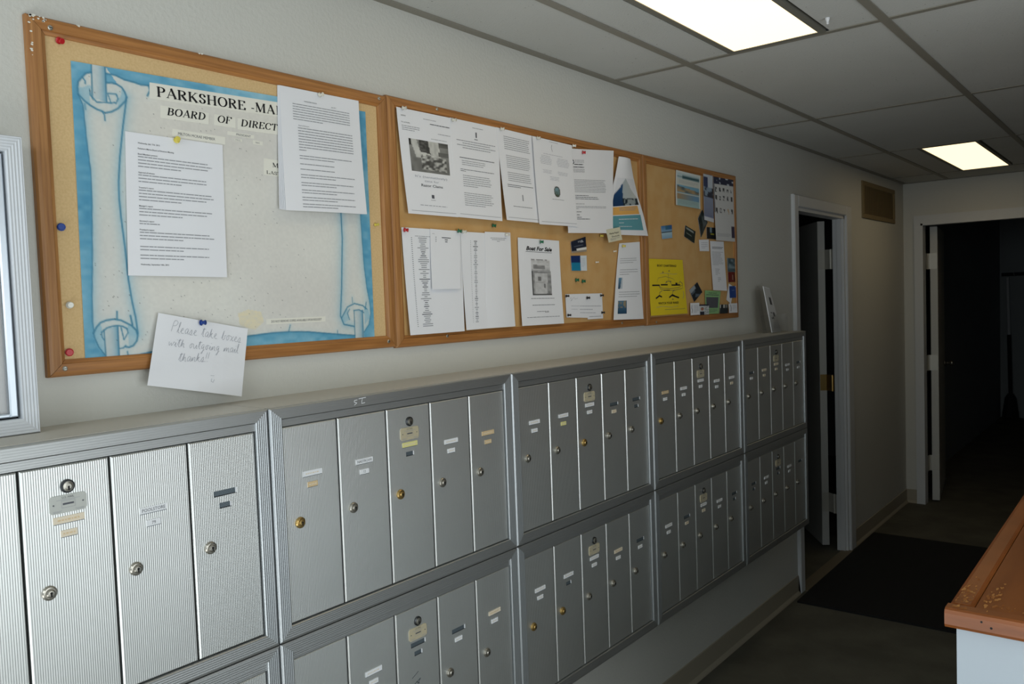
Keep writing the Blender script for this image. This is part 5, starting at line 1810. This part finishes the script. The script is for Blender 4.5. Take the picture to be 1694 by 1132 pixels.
ik.stroke([(0.24, 0.47), (0.28, 0.53), (0.36, 0.555), (0.70, 0.56), (0.92, 0.53)], 0.0016, 2)
ik.stroke([(0.42, 0.45), (0.46, 0.40), (0.56, 0.395), (0.60, 0.45)], 0.0016, 2)
ik.stroke([(0.52, 0.40), (0.53, 0.25)], 0.0012, 2)
ik.stroke([(0.80, 0.46), (0.86, 0.40), (0.93, 0.44), (0.93, 0.51)], 0.002, 2)
ik.stroke([(0.20, 0.41), (0.24, 0.34), (0.44, 0.31), (0.66, 0.35), (0.70, 0.38)], 0.0010, 2)
for (cx, cy) in ((0.24, 0.665), (0.60, 0.655)):
    ik.stroke([(cx - 0.09, cy + 0.035), (cx, cy - 0.01), (cx + 0.06, cy + 0.01)], 0.006, 0)
    ik.stroke([(cx, cy), (cx + 0.02, cy - 0.07), (cx + 0.08, cy - 0.10)], 0.002, 2)
ik.stroke([(0.60, 0.655), (0.78, 0.70)], 0.006, 0)
for (cx, cy) in ((0.38, 0.235), (0.56, 0.21), (0.60, 0.725), (0.46, 0.415), (0.58, 0.40)):
    ik.stroke([(cx - 0.02, cy + 0.01), (cx, cy - 0.008), (cx + 0.02, cy + 0.006)], 0.0024, 2)
ik.stroke([(0.14, 0.86), (0.30, 0.845), (0.56, 0.87), (0.74, 0.85)], 0.0010, 1)
ik.stroke([(0.30, 0.26), (0.46, 0.25), (0.66, 0.27), (0.80, 0.26)], 0.0010, 1)
ik.stroke([(0.93, 0.58), (0.94, 0.66), (0.90, 0.72)], 0.002, 1)
ik.build(t, 'line_drawing')
card('diamond2', 'dark photo card turned on its corner right of the yellow poster', lambda u, v: (150, 160, 166) if v < 0.28 and u < 0.6 else (28, 36, 42) if vnoise(u * 5, v * 5, 31) > 0.35 else (86, 100, 112), 12, 12)
M['greenpaper'] = mat('green_paper', rgb(142, 186, 128), 0.7, 0, 0.2)
t, S = paper('greenflyer', 'green_flyer', 'pale green flyer with a dark rectangle at the foot of the far board', 'flyer', 'greenpaper')
ik = Ink(S)
ik.text('FOR SALE', 0.24, 0.13, 0.055, 0, width=0.5)
ik.lines(0.08, 0.9, 0.17, 0.23, 1, 'gf', 0.7, 2, 1)
ik.quad(0.06, 0.28, 0.88, 0.745, 2)
ik.lines(0.12, 0.84, 0.80, 0.96, 3, 'gf2', 0.4, 2, 0.8)
ik.build(t)
card('bcard1', 'white business card on the lower frame, left of the portrait card', None, inks=lambda ik: (ik.stroke([(0.16, 0.2), (0.12, 0.4), (0.2, 0.6), (0.14, 0.8)], 0.0045, 1), ik.lines(0.36, 0.9, 0.2, 0.85, 6, 'b1', 0.3, 1, 0.6)))


def portrait(u, v):
    if v < 0.12:
        return (34, 36, 60)
    x = (u - 0.30) / 0.16
    if math.hypot(x, (v - 0.42) / 0.17) < 1:
        return (64, 50, 44) if v < 0.34 else (176, 120, 96)
    if v > 0.66 and abs(u - 0.30) < 0.24:
        return (40, 46, 60)
    return (204, 206, 206) if u < 0.55 or vnoise(u * 9, v * 12, 2) < 0.6 else (150, 160, 156)


card('bcard2', 'business card with a small portrait in a dark suit, on the lower frame', portrait, 22, 20)
card('bcard3', 'dark photo business card on the lower frame right of the green flyer', lambda u, v: (196, 196, 190) if v < 0.4 and vnoise(u * 9, 2, 4) > 0.5 else (34, 42, 46), 14, 12)
card('bcard4', 'white business card in the lower right corner of the far board', None, inks=lambda ik: (ik.stroke([(0.2, 0.2), (0.25, 0.5), (0.2, 0.8)], 0.006, 1), ik.lines(0.4, 0.85, 0.2, 0.7, 4, 'b4', 0.3, 3, 0.6)))
card('bluecard', 'plain royal blue card near the right edge of the far board', lambda u, v: (150, 176, 200) if u > 0.78 and v < 0.12 else (32, 68, 140) if not (0.3 < v < 0.36 and 0.3 < u < 0.7) else (90, 116, 170), 14, 14)
card('whitecard', 'tilted white card partly hidden behind the royal blue card', None, name='note_slip')
card('redcard', 'dark red photo card above the royal blue card', lambda u, v: (26, 24, 26) if u > 0.75 else (170, 150, 130) if (0.5 < u < 0.66 and 0.3 < v < 0.8) else (110, 30, 26), 12, 12)
card('greycard', 'grey-blue water photo card at the right edge of the far board', lambda u, v: mixc((150, 170, 176), (54, 76, 84), vnoise(u * 4, v * 6, 41) * 1.2), 12, 14)

# ---------------------------------------------------------------- push pins
PIN_MESH = {}


def pin_mesh(m, scale):
    b = MB()
    k = scale * 1.3
    b.lathe([(0.0, 0.0005), (0.004, 0.0005)], (0, 0, 0), (0, -1, 0), 6, 1)
    b.lathe([(0.0030, 0.0046 * k), (0.0042, 0.0048 * k), (0.0050, 0.0030 * k), (0.0085, 0.0024 * k), (0.0110, 0.0034 * k), (0.0128, 0.0040 * k), (0.0134, 0.0034 * k)], (0, 0, 0), (0, -1, 0), 12, 0)
    return b.mesh('push_pin', [m, M['steel']])


def push_pin(key, color, label, scale=1.0, tilt=(0, 0), group='push pins on the boards'):
    if (color, scale) not in PIN_MESH:
        PIN_MESH[(color, scale)] = pin_mesh(M['pin_' + color], scale)
    o = link('push_pin', PIN_MESH[(color, scale)])
    x, y_, z = PINS[key]
    o.location = (x, y_ + 0.002, z)
    o.rotation_euler = (math.radians(tilt[0]), 0, math.radians(tilt[1]))
    tag(o, label, 'push pin', group)


for key, color, label, sc_, tilt in (
        ('red tl', 'red', 'red push pin in the top left corner of the first board', 1.0, (18, 12)),
        ('blue left', 'blue', 'blue push pin alone on the cork strip left of the scroll poster', 1.15, (0, -20)),
        ('red bl', 'red', 'red push pin in the lower left corner of the first board', 1.15, (0, -20)),
        ('clear l', 'clear', 'clear push pin on the cork between the blue and lower red pins', 1.0, (0, -10)),
        ('yellow minutes', 'yellow', 'yellow push pin holding the meeting minutes', 1.0, (-10, -15)),
        ('clear stack', 'clear', 'clear push pin holding the thick packet of pages', 0.9, (0, 10)),
        ('yellow r', 'yellow', 'small yellow pin in the cork right of the scroll poster', 0.7, (0, 10)),
        ('blue note', 'blue', 'blue push pin holding the handwritten note', 1.0, (0, 28)),
        ('red list', 'red', 'red push pin holding the long name list', 1.0, (8, 30)),
        ('green list', 'green', 'green push pin between the half sheet and the narrow list', 1.0, (12, 30)),
        ('clear list', 'clear', 'clear push pin beside the green pin on the narrow list', 0.9, (5, 25)),
        ('green up', 'green', 'green push pin in bare cork under the third typed sheet', 1.0, (12, 35)),
        ('clear list3', 'clear', 'clear push pin at the top right of the mostly blank sheet', 0.9, (5, 25)),
        ('green boat', 'green', 'green push pin holding the Boat For Sale flyer', 1.0, (5, 35)),
        ('clear clam', 'clear', 'clear push pin at the left corner of the clam flyer', 0.9, (5, 25)),
        ('clear p2', 'clear', 'clear push pin between the clam flyer and the second sheet', 0.9, (5, 25)),
        ('clear p3', 'clear', 'clear push pin between the second and third sheets', 0.9, (5, 25)),
        ('clear p4', 'clear', 'clear push pin between the third and fourth sheets', 0.9, (5, 25)),
        ('clear p5', 'white', 'white push pin at the right corner of the fourth sheet', 0.9, (5, 25)),
        ('red p5', 'red', 'red push pin holding the letter beside the curling flyer', 1.0, (5, 35)),
        ('yellow card', 'yellow', 'yellow push pin in the cork left of the cream card', 0.9, (5, 20)),
        ('yellow long', 'yellow', 'yellow push pin holding the letter with two blue photos', 0.9, (5, 20)),
        ('white a', 'white', 'tiny white pin in bare cork right of the blue and white card', 0.55, (0, 20)),
        ('white b', 'white', 'tiny white pin left of the yellow pin on the photo letter', 0.6, (0, 20)),
        ('greena', 'green', 'left one of two dark green pins below the blue and white card', 1.1, (0, 20)),
        ('greenb', 'green', 'right one of two dark green pins below the blue and white card', 1.1, (0, 20)),
        ('ix1', 'black', 'black pin in the upper left corner of the index card', 0.75, (0, 15)),
        ('ix2', 'black', 'black pin in the upper middle of the index card', 0.85, (0, 15)),
        ('ix3', 'black', 'black pin in the upper right corner of the index card', 0.75, (0, 15)),
        ('ix4', 'black', 'black pin in the lower right corner of the index card', 0.75, (0, 15)),
        ('ix5', 'black', 'black pin in the lower left corner of the index card', 0.75, (0, 15))):
    push_pin(key, color, label, sc_, tilt)

# ---------------------------------------------------------------- display case
def display_case():
    x0, x1, z0, z1, yf = 0.02, 0.5718, 1.4182, 1.906, -0.072
    t = thing('display_case', 'white-backed aluminium display case standing on the mailboxes at far left', 'display case', ((x0 + x1) / 2, -0.04, z0))
    fw = 0.026
    o = [(x0, z0), (x1, z0), (x1, z1), (x0, z1)]
    i = [(x0 + fw, z0 + fw), (x1 - fw, z0 + fw), (x1 - fw, z1 - fw), (x0 + fw, z1 - fw)]
    lev = [(0.0, -0.001), (0.0, yf + 0.003), (0.06, yf), (0.94, yf + 0.002), (1.0, yf + 0.004), (1.0, yf + 0.022)]
    for k in range(4):
        vs_ = []
        for pp, qq in ((o[k], i[k]), (o[(k + 1) % 4], i[(k + 1) % 4])):
            for tt, y_ in lev:
                vs_.append((pp[0] + (qq[0] - pp[0]) * tt, y_, pp[1] + (qq[1] - pp[1]) * tt))
        n = len(lev)
        b = MB()
        b.add(vs_, [(j, j + 1, n + j + 1, n + j) for j in range(n - 1)] + [tuple(range(n))[::-1], tuple(range(n, 2 * n))])
        b.build('frame_rail' if k % 2 == 0 else 'frame_stile', M['case_h'] if k % 2 == 0 else M['case_v'], t)
    b = MB()
    b.box((x0 + fw - 0.001, yf + 0.022, z0 + fw - 0.001), (x1 - fw + 0.001, -0.001, z1 - fw + 0.001))
    b.build('backing', M['caseback'], t)
    b = MB()
    g0, w_ = 0.0035, 0.012
    X0, X1, Z0, Z1 = x0 + fw + g0, x1 - fw - g0, z0 + fw + g0, z1 - fw - g0
    for a, c in (((X0, Z0), (X0 + w_, Z1)), ((X1 - w_, Z0), (X1, Z1)), ((X0 + w_, Z0), (X1 - w_, Z0 + w_ * 0.5)), ((X0 + w_, Z1 - w_ * 0.5), (X1 - w_, Z1))):
        b.cbox((a[0], yf + 0.008, a[1]), (c[0], yf + 0.0215, c[1]), 0.002)
    b.build('door_bead', M['bead'], t)
    b = MB()
    gp = x0 + fw + 0.0002
    b.box((gp, yf + 0.0205, z0 + fw), (gp + g0 - 0.0004, yf + 0.0215, z1 - fw))
    b.box((x1 - fw - g0 + 0.0002, yf + 0.0205, z0 + fw), (x1 - fw - 0.0002, yf + 0.0215, z1 - fw))
    b.box((gp, yf + 0.0205, z1 - fw - g0 + 0.0002), (x1 - fw - 0.0002, yf + 0.0215, z1 - fw - 0.0002))
    b.box((gp, yf + 0.0205, z0 + fw + 0.0002), (x1 - fw - 0.0002, yf + 0.0215, z0 + fw + g0 - 0.0002))
    b.build('gasket', M['gap'], t)
    b = MB()
    b.box((X0 + w_, yf + 0.0125, Z0 + w_ * 0.5), (X1 - w_, yf + 0.0145, Z1 - w_ * 0.5))
    b.build('glass_pane', M['glass'], t)


display_case()

# ---------------------------------------------------------------- brochure holder on the ledge
t = thing('brochure_holder', 'clear brochure holder with leaflets on top of the last mailbox bank', 'brochure holder', (3.83, -0.09, UZT))
b = MB()
hx0, hx1, hy, hz = 3.685, 3.865, -0.125, UZT + 0.0005
b.poly([(hx0, hy, hz), (hx1, hy, hz), (hx1, hy, hz + 0.085), (hx0, hy, hz + 0.085)])
b.poly([(hx0, hy, hz), (hx0, hy + 0.05, hz), (hx0, hy + 0.06, hz + 0.085), (hx0, hy, hz + 0.085)])
b.poly([(hx1, hy, hz), (hx1, hy + 0.05, hz), (hx1, hy + 0.06, hz + 0.085), (hx1, hy, hz + 0.085)])
b.build('acrylic_tray', M['acrylic'], t)
b = MB()
b.poly([(hx0, hy + 0.05, hz), (hx1, hy + 0.05, hz), (hx1, hy + 0.085, hz + 0.20), (hx0, hy + 0.085, hz + 0.20)])
b.build('acrylic_back', M['acrylic'], t)
Sb = Sheet([(3.722, -0.062, UZT + 0.218), (3.795, -0.062, UZT + 0.208), (3.811, -0.108, UZT + 0.004), (3.700, -0.108, UZT + 0.004)], 0.0, 1.0)
tl = thing('leaflet', 'white leaflet leaning in the clear brochure holder', 'leaflet', (3.81, -0.098, UZT + 0.006))
sheet_mesh(Sb, 4, 6, 0.004).build('sheet', M['paper'], tl)
picture(Sb, tl, 0.02, 0.98, 0.02, 0.98, 10, 40, lambda u, v: (60, 62, 66) if (0.2 < v < 0.38 and 0.4 < u < 0.8) or (0.55 < v < 0.72 and 0.2 < u < 0.8 and vnoise(u * 6, v * 20, 3) > 0.4) else (206, 206, 204), 'printed_picture', 0.0046)

# ---------------------------------------------------------------- wall vent
def vent():
    x0, x1, z0, z1 = 5.535, 6.322, 2.060, 2.297
    t = thing('wall_vent', 'tan metal air grille high on the wall near the corner', 'vent', ((x0 + x1) / 2, 0, z0))
    b = MB()
    fw = 0.03
    b.cbox((x0, -0.010, z0), (x1, 0, z0 + fw), 0.003)
    b.cbox((x0, -0.010, z1 - fw), (x1, 0, z1), 0.003)
    b.cbox((x0, -0.010, z0 + fw), (x0 + fw, 0, z1 - fw), 0.003)
    b.cbox((x1 - fw, -0.010, z0 + fw), (x1, 0, z1 - fw), 0.003)
    b.build('vent_frame', M['ventdark'], t)
    b = MB()
    b.box((x0 + fw, -0.0015, z0 + fw), (x1 - fw, -0.0004, z1 - fw))
    b.build('vent_back', M['ventdark'], t)
    n = 22
    b = MB()
    dx = (x1 - x0 - 2 * fw) / n
    b.add([(0, -0.009, 0), (0.002, -0.0095, 0), (dx * 0.8, -0.003, 0), (dx * 0.8 - 0.002, -0.002, 0)] + [(0, -0.009, z1 - z0 - 2 * fw), (0.002, -0.0095, z1 - z0 - 2 * fw), (dx * 0.8, -0.003, z1 - z0 - 2 * fw), (dx * 0.8 - 0.002, -0.002, z1 - z0 - 2 * fw)],
          [(0, 1, 5, 4), (1, 2, 6, 5), (2, 3, 7, 6), (3, 0, 4, 7), (3, 2, 1, 0), (4, 5, 6, 7)])
    me = b.mesh('louver', [M['vent']])
    for k in range(n):
        o = link('louver', me, t)
        o.location = (x0 + fw + dx * (k + 0.1) - ORG[t.name][0], 0, z0 + fw - ORG[t.name][2])


vent()

# ---------------------------------------------------------------- counter, mat, back room
def counter():
    x0, x1, y1, zt, th = 1.6066, 4.30, -1.2263, 1.030, 0.034
    y0 = -2.05
    t = thing('service_counter', 'white panelled counter with a worn orange wood top at lower right', 'counter', ((x0 + x1) / 2, (y0 + y1) / 2, 0))
    b = MB()
    b.box((x0 + 0.042, y0, zt - th), (x1, y1 - 0.042, zt - 0.004))
    b.build('counter_top', M['wood'], t)

    def nosing(p, q, inward):
        """rounded wooden edge strip from p to q; inward = unit vector to the inside of the top"""
        prof = [(0.004, -th), (0.0, -th + 0.006), (0.0, -0.008), (0.003, -0.002), (0.009, 0.0), (0.034, 0.0), (0.038, -0.002), (0.0405, -0.005), (0.0405, -th)]
        m = MB()
        vs_ = []
        for (x, y_), ext in ((p, 1), (q, 1)):
            for d, z in prof:
                vs_.append((x + inward[0] * d, y_ + inward[1] * d, zt + z))
        n = len(prof)
        m.add(vs_, [(j, j + 1, n + j + 1, n + j) for j in range(n - 1)] + [(n - 1, 0, n, 2 * n - 1), tuple(range(n))[::-1], tuple(range(n, 2 * n))])
        return m
    nosing((x0 + 0.0412, y1), (x1, y1), (0, -1)).build('edge_strip', M['woodedge'], t)
    nosing((x0, y0), (x0, y1), (1, 0)).build('edge_strip', M['woodedge'], t)
    rr_ = random.Random(8)
    b = MB()
    for (cx, cy, n, sx, sy) in ((1.70, y1 - 0.020, 60, 0.075, 0.013), (1.72, y1 - 0.060, 46, 0.07, 0.011), (1.672, y1 - 0.08, 30, 0.014, 0.045), (1.625, y1 - 0.02, 16, 0.010, 0.010)):
        for _ in range(n):
            x, y_ = cx + rr_.gauss(0, 0.6) * sx, cy + rr_.uniform(-1, 1) * sy
            zz = zt + 0.0004 if (y_ > y1 - 0.036 or x < x0 + 0.036) else zt - 0.0036
            if y1 - 0.048 < y_ < y1 - 0.035 or y_ > y1 - 0.009 or x < x0 + 0.010 or x0 + 0.030 < x < x0 + 0.052:
                continue
            r = rr_.uniform(0.002, 0.006)
            k = 7
            b.poly([(x + 1.6 * r * rr_.uniform(0.5, 1.2) * math.cos(2 * math.pi * j / k), y_ + 0.5 * r * rr_.uniform(0.5, 1.2) * math.sin(2 * math.pi * j / k), zz + rr_.random() * 0.0002) for j in range(k)])
    b.build('worn_patches', M['scuff'], t)['kind'] = 'stuff'
    b = MB()
    b.box((x0 + 0.030, y0 + 0.02, 0), (x1 - 0.03, y1 - 0.014, zt - th - 0.0005))
    b.build('counter_panel', M['panel'], t)
    b = MB()
    for x, z, r in ((1.6056, 1.018, 0.002), (1.6056, 1.010, 0.0022)):
        yy = -1.285 if z > 1.015 else -1.300
        b.lathe([(0, r), (0.0008, r)], (x0 + 0.0004, yy, z), (-1, 0, 0), 8)
    b.build('nail_head', M['keyhole'], t)


counter()
b = MB()
b.box((0, 0, 0), (1.46, 0.98, 0.010))
o = b.build('door_mat', M['mat'])
o.location = (4.165, -1.02, 0.0)
o.rotation_euler = (0, 0, math.radians(0.6))
tag(o, 'black rubber mat on the floor in front of the side doorway', 'mat')

t = thing('wall_rail', 'dark rail on the far wall of the unlit back room', 'rail', (11.37, -0.3, 1.70))
b = MB()
b.box((11.34, -1.2, 1.695), (11.398, 0.035, 1.735))
b.build('rail_board', M['gap'], t)
b = MB()
for yy in (-0.10, -0.40, -0.70):
    b.tube([(11.34, yy, 1.71), (11.30, yy, 1.71), (11.28, yy, 1.73)], 0.006)
b.build('hook', M['steel'], t)
t = thing('broom', 'broom leaning on the far wall of the unlit back room', 'broom', (11.33, -0.06, 0))
b = MB()
b.tube([(11.320, -0.030, 1.68), (11.30, -0.045, 1.00)], 0.016)
b.build('handle', M['trim'], t)
b = MB()
b.tube([(11.30, -0.045, 1.00), (11.28, -0.060, 0.30)], 0.022)
b.lathe([(0, 0.03), (0.05, 0.06), (0.28, 0.09)], (11.28, -0.060, 0.30), (-0.02, 0, -0.28), 10)
b.build('brush', M['gap'], t)
